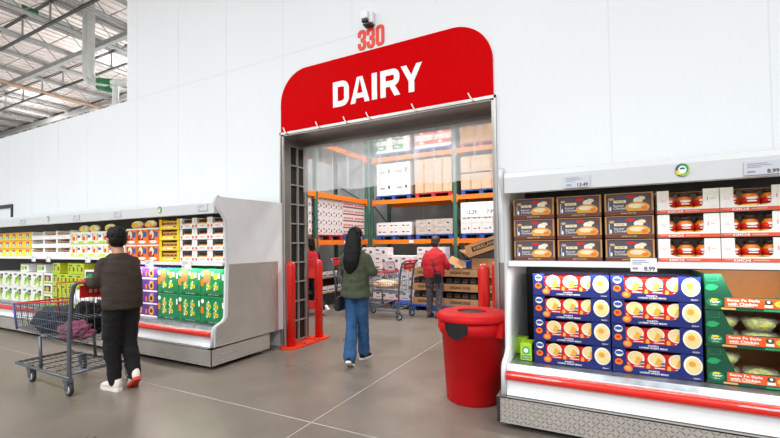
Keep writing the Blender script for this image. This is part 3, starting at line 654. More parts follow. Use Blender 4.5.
kwg = carton(.3, .172, .35, 'p_white', lambda m, w, h: m.rect(.0, w, 0, .03, 'p_lime').rect(.05, w-.04, .045, h-.03, 'p_char').disc(w*.5, h*.5, .06, .04, 'p_tan', 0, 2).rect(0, .04, .03, h, 'p_lime'))
grid(kwg, -8.42, .306, 1, .462, .176, 3, YLo, 'white and lime windowed box behind the cart', 'box', 'windowed boxes')
kye = carton(.235, .172, .35, 'p_lemon', lambda m, w, h: m.rect(.04, w-.03, .05, h-.06, 'p_brown').disc(w*.5, h*.45, .045, .04, 'p_lime', 0, 2).rect(.02, w-.02, .01, .035, 'p_lime').rect(.03, w*.6, h-.045, h-.02, 'p_green'))
grid(kye, -8.1, .24, 4, .462, .176, 4, YLo, 'lemon yellow carton behind the cart', 'carton', 'lemon yellow cartons', lambda c, r: r == 3 and c == 1)
kww = carton(.3, .2, .35, 'p_white', lambda m, w, h: m.rect(.04, w-.04, .05, h-.03, 'p_char').disc(w*.5, h*.45, .09, .055, 'p_tan', 0, 2).disc(w*.5, h*.55, .07, .035, 'p_leaf', 0, 3).rect(0, w, 0, .03, 'p_avocado'))
grid(kww, -7.12, .306, 4, .462, .204, 3, YLo, 'white windowed meal box by the cart handle', 'box', 'white meal boxes', lambda c, r: -7.12+c*.306+.3 > -5.84)

# ------------------------------------------------------------------ trash can
tc_ = thing('trash_can', (-1.065, 3.665, 0), label='round red plastic trash can with a holed lid, beside the right case', cat='trash can')
part(MB().lathe([(.235, 0), (.243, .01), (.28, .6), (.30, .608), (.308, .72), (.29, .72), (.268, .6), (.23, .03)], (0, 0, 0), 'red_plastic', 40), 'bin_body', tc_)
for a in (0, 1): part(MB().prism([(-.075, .6), (.075, .6), (.055, .722), (-.055, .722)], 'xz', -.345, -.29, 'red_plastic').xf(Matrix.Rotation(rd(72+180*a), 4, 'Z')), 'handle', tc_)
ld = MB().lathe([(.322, .722), (.326, .735), (.322, .765), (.30, .785), (.16, .792), (.134, .793), (.13, .788), (.13, .765), (.30, .745)], (0, 0, 0), 'red_plastic', 48); part(ld, 'lid', tc_)
part(MB().lathe([(.1285, .75), (.1285, .778)], (0, 0, 0), 'black', 32), 'lid_opening', tc_, label='dark round opening')
bg = MB(); vs = []
for i in range(5):
    for k in range(13):
        a = rd(-122+3.4*k); q = .314+.005*sin(k*1.7+i); vs.append((q*cos(a), q*sin(a), .728-.036*i*(.45+.55*sin(pi*(k+1)/14))))
bg.add(vs, [(i*13+k, i*13+k+1, i*13+k+14, i*13+k+13) for i in range(4) for k in range(12)], 'black', True); part(bg, 'bin_liner', tc_, label='black bag hanging over the rim')

# ------------------------------------------------------------------ cold room racks
XK, YK = -5.5, 9.5; LEV = (1.42, 2.48, 3.62)
def rack(label, xs, along, loc, rz):
    o = thing('pallet_rack', loc, rz, label=label, cat='rack')            # local: front along x at y = 0, depth to +y
    for x in xs:
        part(MB().box(x-.045, x+.045, 0, .07, 0, 4.6, 'rack_green').box(x-.07, x+.07, -.02, .09, 0, .012, 'rack_green'), 'upright', o)
        part(MB().box(x-.045, x+.045, 1.0, 1.07, 0, 4.6, 'rack_green').box(x-.07, x+.07, .98, 1.09, 0, .012, 'rack_green'), 'upright', o)
        br = MB()
        for k in range(4): br.tube([(x, .05, .3+k*1.1), (x, 1.02, .85+k*1.1), (x, .05, 1.4+k*1.1)], .022, 'rack_green', 4)
        part(br, 'brace', o)
    for a, b_ in zip(xs[:-1], xs[1:]):
        for z in LEV:
            for y in (0.0, 1.03):
                part(MB().box(a+.05, b_-.05, y-.01, y+.04, z-.02, z+.09, 'orange_beam').box(a+.045, a+.075, y-.015, y+.045, z-.07, z+.12, 'orange_beam').box(b_-.075, b_-.045, y-.015, y+.045, z-.07, z+.12, 'orange_beam'), 'beam', o)
            dk = MB().box(a+.05, b_-.05, .045, 1.02, z+.075, z+.088, 'rack_grey'); part(dk, 'wire_deck', o)
        part(MB().box((a+b_)/2-.06, (a+b_)/2+.06, -.013, -.01, 1.42, 1.49, 'paper'), 'beam_label', o)
    return o
rack('green and orange pallet rack along the back of the cold room', (.0, 2.36, 4.72), 'x', (-5.5, YK, 0), 0)
rack('green and orange pallet rack along the left side of the cold room', (-2.1, .0, 2.2), 'x', (XK, 7.12, 0), rd(90))
def mk_pallet(mat):
    def f_():
        m = MB()
        for k in range(6): m.box(-.5+k*.17, -.5+k*.17+.14, 0, .95, .103, .122, mat)
        m.box(-.5, .49, 0, .95, .09, .103, mat)
        for x in (-.5, -.055, .39):
            m.box(x, x+.1, 0, .95, 0, .018, mat)
            for y in (.005, .42, .845): m.box(x, x+.1, y, y+.1, .018, .09, mat)
        return m.build('pallet')
    return Kind(f_)
kpb, kpr = mk_pallet('pallet_blue'), mk_pallet('pallet_red')
ZT = .09
def stack(kind, origin, rz, dims, n, lab, cat, group, face='x'):
    """cases seen from the front (local -y) and side; n = columns, rows, deep"""
    R = Matrix.Rotation(rz, 4, 'Z'); w, h, d = dims; nc, nr, nd = n
    for c_ in range(nc):
        for r in range(nr):
            for q in range(nd):
                p = Vector(origin)+R @ Vector((-nc*w/2+c_*w, q*d, r*h))
                bits = [lab, rowname(r, nr)]
                if nc > 1: bits.append(('left end' if c_ == 0 else 'right end' if c_ == nc-1 else ORD[c_+1]+' along'))
                if q: bits.append('behind' if nd == 2 else ORD[q+1]+' back')
                kind.put(p, rz, label=', '.join(bits), cat=cat, group=group)
def case_kind(w, h, d, mat, art):
    def f_():
        m = MB().bbox(0, w-.006, .003, d-.003, 0, h-.004, mat, .003); art(m, w-.006, h-.004, .003); return m.build('shipping_case')
    return Kind(f_)
def a_milk(m, w, h, y): m.rect(w*.1, w*.35, h*.6, h*.8, 'print_purple', y).disc(w*.7, h*.45, w*.12, h*.2, 'print_purple', y).rect(w*.1, w*.5, h*.2, h*.28, 'print_grey', y); m.box(-.001, .0, .06, .16, h*.3, h*.6, 'print_purple')
def a_plain(m, w, h, y): m.rect(w*.2, w*.5, h*.4, h*.5, 'print_grey', y).disc(w*.75, h*.5, w*.06, h*.12, 'print_black', y)
def a_script(m, w, h, y): m.disc(w*.3, h*.5, w*.12, h*.1, 'print_black', y).rect(w*.55, w*.8, h*.42, h*.55, 'print_black', y)
def a_red(m, w, h, y): m.rect(0, w, h*.35, h*.75, 'p_salmon', y).rect(w*.3, w*.5, h*.45, h*.65, 'p_white', y, 2)
def a_green(m, w, h, y): m.rect(0, w*.6, h*.3, h*.8, 'p_leaf', y).rect(w*.1, w*.4, h*.45, h*.65, 'p_white', y, 2)
def a_tape(m, w, h, y): m.rect(w*.46, w*.54, 0, h, 'kraft', y)
def a_egg(m, w, h, y):
    for k in range(6): m.rect(w*(.06+.15*k), w*(.16+.15*k), h*.35, h*.62, 'p_red', y)
    m.rect(0, w, 0, h*.2, 'kraft_dark', y)
c_milk = case_kind(.2, .19, .3, 'case_paper', a_milk); c_small = case_kind(.35, .17, .4, 'case_paper', a_script); c_wrap = case_kind(.5, .19, .45, 'grey_wrap', a_plain)
c_big = case_kind(.5, .43, .45, 'case_paper', a_plain); c_tan = case_kind(.5, .43, .45, 'tan_wrap', a_tape); c_red = case_kind(.5, .25, .45, 'case_paper', a_red); c_grn = case_kind(.5, .25, .45, 'case_paper', a_green)
c_egg = case_kind(.5, .17, .45, 'case_paper', a_egg); c_floor = case_kind(.34, .2, .32, 'case_paper', a_milk); c_tall = case_kind(.26, .25, .4, 'case_paper', a_plain); c_beige = case_kind(.5, .3, .45, 'kraft', a_tape)
def slot(pk, x, y, z, rz, lab): pk.put((x, y, z), rz, label=lab, cat='pallet', group='loaded rack pallets'); return (x, y, z+.124)
Y1 = YK+.06
P = slot(kpb, -4.85, Y1, LEV[0]+ZT, 0, 'blue pallet on the lowest back beam, left load'); stack(c_small, P, 0, (.35, .17, .4), (3, 2, 2), 'white case on the left pallet, lowest beam', 'case', 'cases on the lowest back beam')
P = slot(kpb, -3.72, Y1, LEV[0]+ZT, 0, 'blue pallet on the lowest back beam, centre load'); stack(c_wrap, P, 0, (.5, .19, .45), (2, 2, 2), 'grey wrapped case above the red shirted shopper', 'case', 'grey wrapped cases')
P = slot(kpb, -2.5, Y1, LEV[0]+ZT, 0, 'blue pallet on the lowest back beam, right load'); stack(c_tall, P, 0, (.26, .25, .4), (4, 3, 2), 'white case on the right pallet, lowest beam', 'case', 'cases on the lowest back beam')
sg2 = MB().box(-2.98, -2.12, Y1-.012, Y1-.006, LEV[0]+.6, LEV[0]+.96, 'paper').text('12.29', -2.74, LEV[0]+.72, .09, 'ink', Y1-.012, 1, bold=.02).text('7.99', -2.28, LEV[0]+.72, .09, 'ink', Y1-.012, 1, bold=.02).build('price_sign')
tag(sg2, 'wide white price sign hanging on the right stack of white cases', 'sign')
P = slot(kpb, -4.85, Y1, LEV[1]+ZT, 0, 'blue pallet on the middle back beam, left load'); stack(c_big, P, 0, (.5, .43, .45), (2, 2, 2), 'large white case on the middle back beam', 'case', 'large white cases')
P = slot(kpr, -3.72, Y1, LEV[1]+ZT, 0, 'red pallet on the middle back beam'); stack(c_tan, P, 0, (.5, .43, .45), (2, 2, 2), 'tan wrapped case on the red pallet', 'case', 'tan wrapped cases')
P = slot(kpb, -2.5, Y1, LEV[1]+ZT, 0, 'blue pallet on the middle back beam, right load'); stack(c_tan, P, 0, (.5, .38, .45), (2, 2, 2), 'tan wrapped case on the right blue pallet', 'case', 'tan wrapped cases')
P = slot(kpb, -4.85, Y1, LEV[2]+ZT, 0, 'blue pallet on the highest back beam, left load'); stack(c_grn, P, 0, (.5, .25, .45), (2, 4, 1), 'green printed case on the highest beam', 'case', 'green printed cases')
P = slot(kpb, -3.72, Y1, LEV[2]+ZT, 0, 'blue pallet on the highest back beam, centre load'); stack(c_red, P, 0, (.5, .25, .45), (2, 4, 1), 'red printed white case on the highest beam', 'case', 'red printed cases')
P = slot(kpr, -2.5, Y1, LEV[2]+ZT, 0, 'red pallet on the highest back beam, right load'); stack(c_beige, P, 0, (.5, .3, .45), (2, 3, 1), 'tan case on the highest beam', 'case', 'tan cases on top')
RZ = rd(90)
P = slot(kpr, XK-.06, 7.72, LEV[0]+ZT, RZ, 'red pallet on the left rack'); stack(c_milk, P, RZ, (.2, .19, .3), (5, 5, 2), 'small white case on the red pallet, left rack', 'case', 'small white cases on the left rack')
P = slot(kpb, XK-.06, 8.735, LEV[0]+ZT, RZ, 'blue pallet on the left rack beside the corner'); stack(c_egg, P, RZ, (.5, .17, .45), (2, 5, 2), 'white egg case with red print', 'case', 'egg cases on the left rack')
P = slot(kpr, XK-.06, 6.53, LEV[0]+ZT, RZ, 'red pallet on the left rack nearest the doorway'); stack(c_milk, P, RZ, (.2, .19, .3), (5, 5, 1), 'small white case on the nearest left rack pallet', 'case', 'small white cases on the left rack')
# goods under the left rack: low shelf with egg cartons
eb = thing('low_shelf', (-6.0, 8.6, 0), label='dark low platform with egg cartons under the left rack', cat='shelf')
part(MB().box(-.5, .35, -1.15, .6, .0, .28, 'case_inside').box(-.5, .36, -1.16, .61, .28, .3, 'kraft'), 'platform', eb); part(MB().box(-.5, .36, -1.16, .61, .62, .64, 'kraft').box(-.5, -.45, -1.15, .6, .3, .62, 'kraft_dark'), 'board', eb)
def mk_eggs():
    m = MB().bbox(-.05, .05, -.13, .13, 0, .13, 'p_white', .015).box(-.051, .051, -.1, .1, .03, .06, 'p_blue'); return m.build('egg_carton')
ke = Kind(mk_eggs)
for lv in range(2):
    for k in range(6): ke.put((-5.75, 7.62+k*.29, .302+lv*.34), label=f'white egg carton under the left rack, {("lower", "upper")[lv]} board, {ORD[k+1]} from the doorway', cat='egg carton', group='egg cartons under the left rack')
# floor stacks at the back
kpr.put((-4.4, 8.3, 0), 0, label='red pallet on the floor under the white cases', cat='pallet', group='floor pallets'); stack(c_floor, (-4.4, 8.32, .124), 0, (.34, .2, .32), (4, 5, 2), 'white case on the floor behind the cart', 'case', 'white cases on the floor')
stack(c_floor, (-4.74, 8.32, 1.126), 0, (.34, .2, .32), (2, 1, 1), 'white case, topmost of the floor stack', 'case', 'white cases on the floor')
stack(c_floor, (-3.37, 8.46, .124), 0, (.34, .2, .32), (2, 6, 1), 'white case left of the shopper in red', 'case', 'white cases on the floor')
def mk_org():
    w, h, d = .7, .15, .5; m = MB().box(0, w, 0, .006, 0, h, 'kraft').box(0, w, .006, d, 0, .006, 'kraft').box(0, .006, .006, d, .006, h, 'kraft').box(w-.006, w, .006, d, .006, h, 'kraft').box(.006, w-.006, d-.006, d, .006, h, 'kraft_dark')
    m.text('ORGANIC EGGS', w*.48, h*.5, .055, 'print_black', 0, 1, bold=.03, wid=.42); return m.build('egg_crate')
def mk_dark_eggs():
    m = MB().bbox(-.075, .075, 0, .42, 0, .125, 'p_char', .02).box(-.05, .05, -.001, .05, .04, .07, 'kraft_dark'); return m.build('egg_carton')
kog, kde = Kind(mk_org), Kind(mk_dark_eggs)
kpb.put((-2.53, 7.86, 0), 0, label='blue pallet on the floor under the organic egg crates', cat='pallet', group='floor pallets')
for si, (xs, sn) in enumerate(((-2.88, 'middle'), (-3.60, 'left'), (-2.155, 'rightmost'))):
    for r in range(3):
        z = .124+.3*r; kog.put((xs, 7.92, z), 0, label=f'kraft crate printed ORGANIC EGGS, {rowname(r, 3)} of the {sn} pile', cat='crate', group='organic egg crates')
        for k in range(4):
            for lv in range(2):
                if r == 2 and lv: continue
                kde.put((xs+.1+k*.166, 7.95, z+.0075+lv*.127), 0, label=f'dark egg carton, {ORD[k+1]} from left, {("lower", "upper")[lv]} layer, {rowname(r, 3)} crate, {sn} pile', cat='egg carton', group='dark egg cartons in crates')
kpb.put((-1.515, 7.86, 0), 0, label='blue pallet on the floor behind the right bollards', cat='pallet', group='floor pallets'); kpb.put((-3.545, 7.86, 0), 0, label='blue pallet on the floor behind the shopper in red', cat='pallet', group='floor pallets')
fb = thing('open_box', (-2.33, 7.9, 1.115), label='tilted open cardboard box with black KIRKLAND lettering', cat='box')
m = MB().box(-.02, .78, 0, .006, 0, .24, 'kraft').box(-.02, .78, .44, .446, 0, .24, 'kraft_dark').box(-.02, -.014, .006, .44, 0, .24, 'kraft').box(-.014, .78, .006, .44, 0, .006, 'kraft').box(-.02, .78, 0, .446, .24, .246, 'kraft'); m.rect(.1, .68, .08, .18, 'print_black').text('KIRKLAND', .39, .13, .06, 'kraft', 0, 2, bold=.03, wid=.5); m.xf(Matrix.Rotation(rd(-19), 4, 'Y')); part(m, 'carton', fb)
m = MB().box(-.26, -.02, 0, .44, -.004, .002, 'kraft').xf(Matrix.Rotation(rd(35), 4, 'Y')); part(m, 'flap', fb)
fb2 = thing('cardboard_box', (-1.97, 7.95, .877), label='plain kraft box under the tilted KIRKLAND box', cat='box'); part(MB().bbox(-.33, .45, 0, .42, 0, .22, 'kraft', .004), 'carton', fb2); part(MB().box(-.33, .45, -.001, .05, .2195, .223, 'kraft_dark'), 'flap', fb2)
o = MB().bbox(-1.85, -1.6, 7.96, 8.3, 1.102, 1.27, 'kraft', .004).build('cardboard_box'); tag(o, 'small kraft carton propping up the tilted KIRKLAND box', 'box')
fc = thing('plastic_crate', (-2.72, 8.05, .76), label='blue plastic crate behind the organic egg crates', cat='crate'); part(MB().bbox(-.25, .18, .38, .7, -.62, .26, 'pallet_blue', .01), 'crate_body', fc); part(MB().rect(-.1, .16, .1, .18, 'p_white', .38), 'crate_label', fc)
fo = MB().box(-.2, .14, -.003, .003, 0, .2, 'kraft').xf(Matrix.Translation((-2.62, 7.9, .94)) @ Matrix.Rotation(rd(25), 4, 'Y') @ Matrix.Rotation(rd(-50), 4, 'X')).build('cardboard_flap'); tag(fo, 'loose tan cardboard flap on top of the organic egg crates', 'cardboard')

# ------------------------------------------------------------------ shopping carts (local: forward +y, rear axle at the origin)
def mk_wheel(o, x, y, fork=True):
    cs = part(MB().bbox(x-.03, x+.03, y-.03, y+.05, .115, .16, 'cart_metal', .008).box(x-.028, x-.022, y-.035, y+.02, .05, .14, 'cart_metal').box(x+.022, x+.028, y-.035, y+.02, .05, .14, 'cart_metal'), 'caster', o)
    part(MB().lathe([(.052, -.016), (.062, -.012), (.062, .012), (.052, .016)], (x, y-.015, .062), 'rubber', 20, axis='x').lathe([(.04, -.018), (.04, .018)], (x, y-.015, .062), 'tag_paper', 16, axis='x').lathe([(.015, -.022), (.015, .022)], (x, y-.015, .062), 'dark_metal', 10, axis='x'), 'wheel', cs)
def mk_cart():
    o = thing('shopping_cart')
    fr = MB(); r = .0155
    for s_ in (-1, 1):
        fr.tube([(s_*.27, .02, .15), (s_*.275, .02, .2), (s_*.285, .0, .6), (s_*.29, -.05, .95), (s_*.288, -.085, 1.05), (s_*.285, -.13, 1.085)], r*1.2, 'cart_metal', 10)
        fr.tube([(s_*.28, .0, .165), (s_*.275, .5, .165), (s_*.25, 1.18, .165)], r, 'cart_metal', 10); fr.tube([(s_*.255, .62, .17), (s_*.25, .66, .5)], r, 'cart_metal', 10)
    fr.tube([(-.25, 1.18, .165), (.25, 1.18, .165)], r, 'cart_metal', 10).tube([(-.28, .02, .2), (.28, .02, .2)], r, 'cart_metal', 10).tube([(-.25, .66, .49), (.25, .66, .49)], r, 'cart_metal', 10)
    part(fr, 'frame', o)
    # basket: wires in an open-topped taper
    bz = lambda y: .47+.06*y/1.3; tz = lambda y: .90-.10*y/1.3; hw = lambda y, z: (.285-.05*y/1.3)-(.035 if z < .6 else 0)
    b_ = MB(); wr = .0032; Y0, Yf = .0, 1.3
    def sec(y): return [(-hw(y, 1), y, tz(y)), (-hw(y, 0), y, bz(y)), (hw(y, 0), y, bz(y)), (hw(y, 1), y, tz(y))]
    for k in range(27): b_.tube(sec(Y0+(Yf-Y0)*k/26), wr, 'cart_metal', 4)
    for t_ in (.0, .25, .5, .75):
        for s_ in (-1, 1): b_.tube([(s_*(hw(y, 0)+(hw(y, 1)-hw(y, 0))*t_), y, bz(y)+(tz(y)-bz(y))*t_) for y in (Y0, Yf)], wr*1.15, 'cart_metal', 4)
    for k in range(9):
        u = -1+2*k/8; b_.tube([(u*hw(0, 0), Y0, bz(0)), (u*hw(Yf, 0), Yf, bz(Yf)), (u*hw(Yf, 1), Yf+.01, tz(Yf))], wr, 'cart_metal', 4); b_.tube([(u*hw(0, 0), Y0, bz(0)), (u*hw(0, 1), Y0, tz(0))], wr, 'cart_metal', 4)
    for t_ in (.33, .66): b_.tube([(-hw(Yf, 1)+.01, Yf+.005, bz(Yf)+t_*(tz(Yf)-bz(Yf))), (hw(Yf, 1)-.01, Yf+.005, bz(Yf)+t_*(tz(Yf)-bz(Yf)))], wr*1.2, 'cart_metal', 4)
    part(b_, 'basket', o)
    part(MB().tube([(-hw(Y0, 1), Y0, tz(0)), (-hw(Yf, 1), Yf, tz(Yf)), (hw(Yf, 1), Yf, tz(Yf)), (hw(Y0, 1), Y0, tz(0))], .0095, 'cart_red', 8), 'rim', o, label='red basket rim')
    part(MB().tube([(-hw(Yf, 1), Yf+.012, tz(Yf)+.01), (-hw(Yf, 0), Yf+.012, bz(Yf)-.02)], .012, 'cart_blue', 8).tube([(hw(Yf, 1), Yf+.012, tz(Yf)+.01), (hw(Yf, 0), Yf+.012, bz(Yf)-.02)], .012, 'cart_blue', 8), 'corner_bumper', o, label='blue front corner posts')
    part(MB().tube([(-.285, -.13, 1.085), (.285, -.13, 1.085)], .0185, 'cart_red', 12), 'handle', o, label='red handle bar')
    fl = MB().bbox(-.24, .24, -.09, -.075, .93, 1.05, 'cart_red', .006)
    for k in range(7): fl.box(-.16+.045*k, -.135+.045*k, -.0925, -.09, .975, 1.01, 'p_pink')
    part(fl, 'handle_panel', o, label='red panel below the handle')
    st = MB()
    st.tube([(-.235, .30, .74), (-.235, .36, 1.06), (.235, .36, 1.06), (.235, .30, .74)], .007, 'cart_red', 8)
    for k in range(11): st.tube([(-.2+.04*k, .30, .74), (-.2+.04*k, .355, 1.05)], wr, 'cart_metal', 4)
    for k in range(9): st.tube([(-.2+.05*k, .0, .72), (-.2+.05*k, .30, .74)], wr, 'cart_metal', 4)
    part(st, 'child_seat', o)
    lw = MB()
    for k in range(9): lw.tube([(-.22+.055*k, .02, .2), (-.205+.051*k, 1.16, .17)], wr*1.2, 'cart_metal', 4)
    for k in range(6): lw.tube([(-.26, .1+.2*k, .188), (-.13, .13+.2*k, .182), (0, .1+.2*k, .188), (.13, .13+.2*k, .182), (.26, .1+.2*k, .188)], wr*1.6, 'dark_metal', 4)
    part(lw, 'lower_rack', o)
    for x, y in ((-.28, .02), (.28, .02), (-.24, .86), (.24, .86)): mk_wheel(o, x, y)
    for s_ in (-1, 1): part(MB().box(s_*.245-.015, s_*.245+.015, .83, .89, .15, .18, 'cart_metal'), 'caster_bracket', o)
    return o
kc = Kind(mk_cart)
kc.put((-4.54, 2.33, 0), rd(90), label='grey wire shopping cart with red rim pushed by the man in brown', cat='shopping cart', group='shopping carts')
kc.put((-3.31, 6.98, 0), rd(90), label='grey wire shopping cart standing left of the shopper in red', cat='shopping cart', group='shopping carts')
kc.put((-5.22, 7.68, 0), rd(-90), label='grey wire shopping cart behind the woman in olive', cat='shopping cart', group='shopping carts')
def cloth(name, c, r, mat, seed, label, cat, amp=.35, fine=.05, octs=3):
    bm = bmesh.new(); bmesh.ops.create_icosphere(bm, subdivisions=5, radius=1); off = Vector((seed, seed*2.3, 0))
    for v in bm.verts:
        p = v.co.copy(); q = 1+amp*noise.fractal(p*1.6+off, .9, 2.1, octs)+fine*noise.noise(p*6+off); p *= q
        v.co = Vector((c[0]+p.x*r[0], c[1]+p.y*r[1], c[2]+max(-.85, p.z)*r[2]))
    me = bpy.data.meshes.new(name); bm.to_mesh(me); bm.free(); me.materials.append(M[mat])
    for p in me.polygons: p.use_smooth = True
    o = bpy.data.objects.new(name, me); COL.objects.link(o); return tag(o, label, cat)
cloth('jacket', (-5.38, 2.31, .62), (.32, .17, .15), 'navy_cloth', 3, 'dark slate jacket bundled in the front of the cart basket', 'jacket')
cloth('jacket', (-4.81, 2.36, .67), (.17, .14, .19), 'black_cloth', 8, 'black coat piled in the rear of the cart basket', 'coat')
cloth('jacket', (-4.76, 2.2, .575), (.23, .1, .09), 'burgundy_cloth', 5, 'burgundy jacket lying in the cart beside the black coat', 'jacket')
cloth('shopping_bag', (-5.2, 2.46, .84), (.2, .06, .1), 'paper', 15, 'white plastic package lying on the slate jacket in the cart', 'package', .15, .02, 2)
cloth('paper_sack', (-3.72, 6.98, .62), (.3, .16, .09), 'tan_wrap', 11, 'crumpled tan sack in the basket of the rear cart', 'sack', .2)

# ------------------------------------------------------------------ people (local: forward +y, right +x)
DG = None
def fuse(mb, name, mat, voxel, parent, smooth=4, wrinkle=0, wfreq=6, **kw):
    """melt the lofts of one garment or body into one continuous surface"""
    me = mb.mesh(name); o = bpy.data.objects.new(name, me); COL.objects.link(o)
    md = o.modifiers.new('r', 'REMESH'); md.mode = 'VOXEL'; md.voxel_size = voxel
    ms = o.modifiers.new('s', 'SMOOTH'); ms.factor = .5; ms.iterations = smooth
    dg = bpy.context.evaluated_depsgraph_get(); nm = bpy.data.meshes.new_from_object(o.evaluated_get(dg)); bpy.data.objects.remove(o)
    nm.name = name
    if wrinkle:
        nm.update(); ns_ = [v.normal.copy() for v in nm.vertices]
        for v, n_ in zip(nm.vertices, ns_):
            p = v.co; f_ = noise.noise(Vector((p.x*wfreq, p.y*wfreq, p.z*wfreq*1.6)))+.5*noise.noise(Vector((p.x*wfreq*2+5, p.y*wfreq*2, p.z*wfreq*4)))
            v.co = p+n_*wrinkle*f_
    nm.materials.clear(); nm.materials.append(M[mat])
    for p in nm.polygons: p.use_smooth = True; p.material_index = 0
    o = bpy.data.objects.new(name, nm); COL.objects.link(o); o.parent = parent; CH.setdefault(parent.name, []).append(o)
    return tag(o, **kw) if kw else o
def limb(mb, pts, rad, mat='skin', sub=5):
    P_ = [Vector(p) for p in pts]; out = []; rr = []
    for i in range(len(P_)-1):
        for k in range(sub): t_ = k/sub; out.append(P_[i].lerp(P_[i+1], t_)); rr.append(rad[i]+(rad[i+1]-rad[i])*t_)
    out.append(P_[-1]); rr.append(rad[-1])
    for _ in range(2):
        out = [out[0]]+[(out[i-1]+2*out[i]+out[i+1])/4 for i in range(1, len(out)-1)]+[out[-1]]
    mb.tube(out, rr, mat, 14); mb.ball(out[0], (rr[0],)*3, mat, 12, 8); mb.ball(out[-1], (rr[-1],)*3, mat, 12, 8)
def torso(mb, secs, mat):
    mb.loft([((cx, cy, z), (a, 0, 0), (0, b_, 0)) for z, a, b_, cx, cy in secs], mat, 24)
def hand(mb, wrist, d_, n_, mirror=1, curl=35, s=1.0):
    d_ = Vector(d_).normalized(); n_ = Vector(n_); n_ = (n_-d_*n_.dot(d_)).normalized(); sd = d_.cross(n_)*mirror; W = Vector(wrist)
    mb.loft([(W+d_*t_*s, sd*a*s, n_*b_*s) for t_, a, b_ in ((-.02, .027, .02), (.02, .032, .017), (.06, .04, .015), (.09, .04, .012))], 'skin', 14)
    for off, ln in ((.03, .92), (.0105, 1.0), (-.0095, .94), (-.029, .76)):
        p = W+d_*.085*s+sd*off*s; dr = d_.copy(); pts = [p-d_*.02*s, p]
        for k, l in enumerate((.042, .027, .022)):
            a = rd(curl*(.8+.25*k)); ax = d_.cross(n_).normalized(); dr = (Matrix.Rotation(a if k else a*.8, 3, ax) @ dr); p = p+dr*l*ln*s; pts.append(p)
        mb.tube(pts, [.0095*s, .0095*s, .009*s, .008*s, .007*s], 'skin', 8)
    b0 = W+d_*.025*s+sd*.022*s; d1 = (d_*.6+sd*.75+n_*.25).normalized(); d2 = (d_*.9+sd*.2+n_*.45).normalized()
    mb.tube([b0, b0+d1*.045*s, b0+d1*.045*s+d2*.035*s, b0+d1*.045*s+d2*.06*s], [.013*s, .0115*s, .01*s, .008*s], 'skin', 8)
def shoe(o, ankle, yaw, pitch, mat, sole, L_=.285, roll=0):
    Mx = Matrix.Translation(ankle) @ Matrix.Rotation(yaw, 4, 'Z') @ Matrix.Rotation(pitch, 4, 'X') @ Matrix.Rotation(roll, 4, 'Y')
    k = L_/.285; b_ = MB(); B0 = -.085
    up = MB().loft([((0, y*k, z*k), (a*k, 0, 0), (0, 0, h*k)) for y, a, h, z in ((-.075, .012, .03, -.035), (-.065, .032, .05, -.03), (-.02, .037, .058, -.022), (.05, .041, .045, -.037), (.12, .046, .032, -.048), (.17, .042, .024, -.055), (.2, .028, .016, -.06), (.21, .01, .008, -.064))], mat, 18)
    up.loft([((0, -.028*k, -.02*k), (.037*k, 0, 0), (0, .045*k, 0)), ((0, -.03*k, .02*k), (.036*k, 0, 0), (0, .042*k, 0))], mat, 16)
    up.v = [(x, y, max(z, -.07*k)) for x, y, z in up.v]; up.xf(Mx); so = part(up, 'shoe', o)
    ol = [(-.034, -.07), (-.037, -.02), (-.037, .05), (-.046, .12), (-.043, .17), (-.028, .205), (0, .217), (.028, .207), (.045, .17), (.047, .12), (.038, .05), (.037, -.02), (.034, -.07), (.018, -.084), (-.018, -.084)]
    part(MB().prism([(x*k, y*k) for x, y in ol], 'xy', -.095*k, -.066*k, sole).xf(Mx), 'sole', so)
    lc = MB()
    for q in range(4): lc.tube([(-.022*k, (.045+.022*q)*k, (-.004-.006*q)*k), (.022*k, (.05+.022*q)*k, (-.004-.006*q)*k)], .0035*k, 'paper', 5)
    part(lc.xf(Mx), 'laces', so)
def head(mb, c, s=1, lean=Vector((0, 0, 0))):
    x, y, z = c
    mb.ball((x, y-.008*s, z+.02*s), (.075*s, .095*s, .095*s), 'skin', 20, 14); mb.ball((x, y+.02*s, z-.045*s), (.057*s, .066*s, .068*s), 'skin', 16, 12); mb.ball((x, y+.055*s, z-.085*s), (.03*s, .03*s, .025*s), 'skin', 12, 8)
    mb.tube([(x, y+.083*s, z+.02*s), (x, y+.112*s, z-.02*s), (x, y+.09*s, z-.03*s)], [.008*s, .013*s, .009*s], 'skin', 8)
    for s_ in (-1, 1): mb.ball((x+s_*.076*s, y-.012*s, z-.01*s), (.012*s, .022*s, .033*s), 'skin', 10, 8); mb.ball((x+s_*.03*s, y+.074*s, z+.033*s), (.026*s, .014*s, .009*s), 'skin', 10, 6)
def face(o, c, s=1):
    x, y, z = c
    for s_ in (-1, 1): e = part(MB().ball((x+s_*.03*s, y+.0745*s, z+.01*s), (.0115*s, .0085*s, .0062*s), 'eye_white', 12, 8), 'eye', o); part(MB().ball((x+s_*.03*s, y+.0805*s, z+.01*s), (.0052*s, .004*s, .0052*s), 'hair', 8, 6), 'iris', e)
    part(MB().ball((x, y+.083*s, z-.055*s), (.022*s, .008*s, .006*s), 'lip', 10, 6), 'mouth', o)
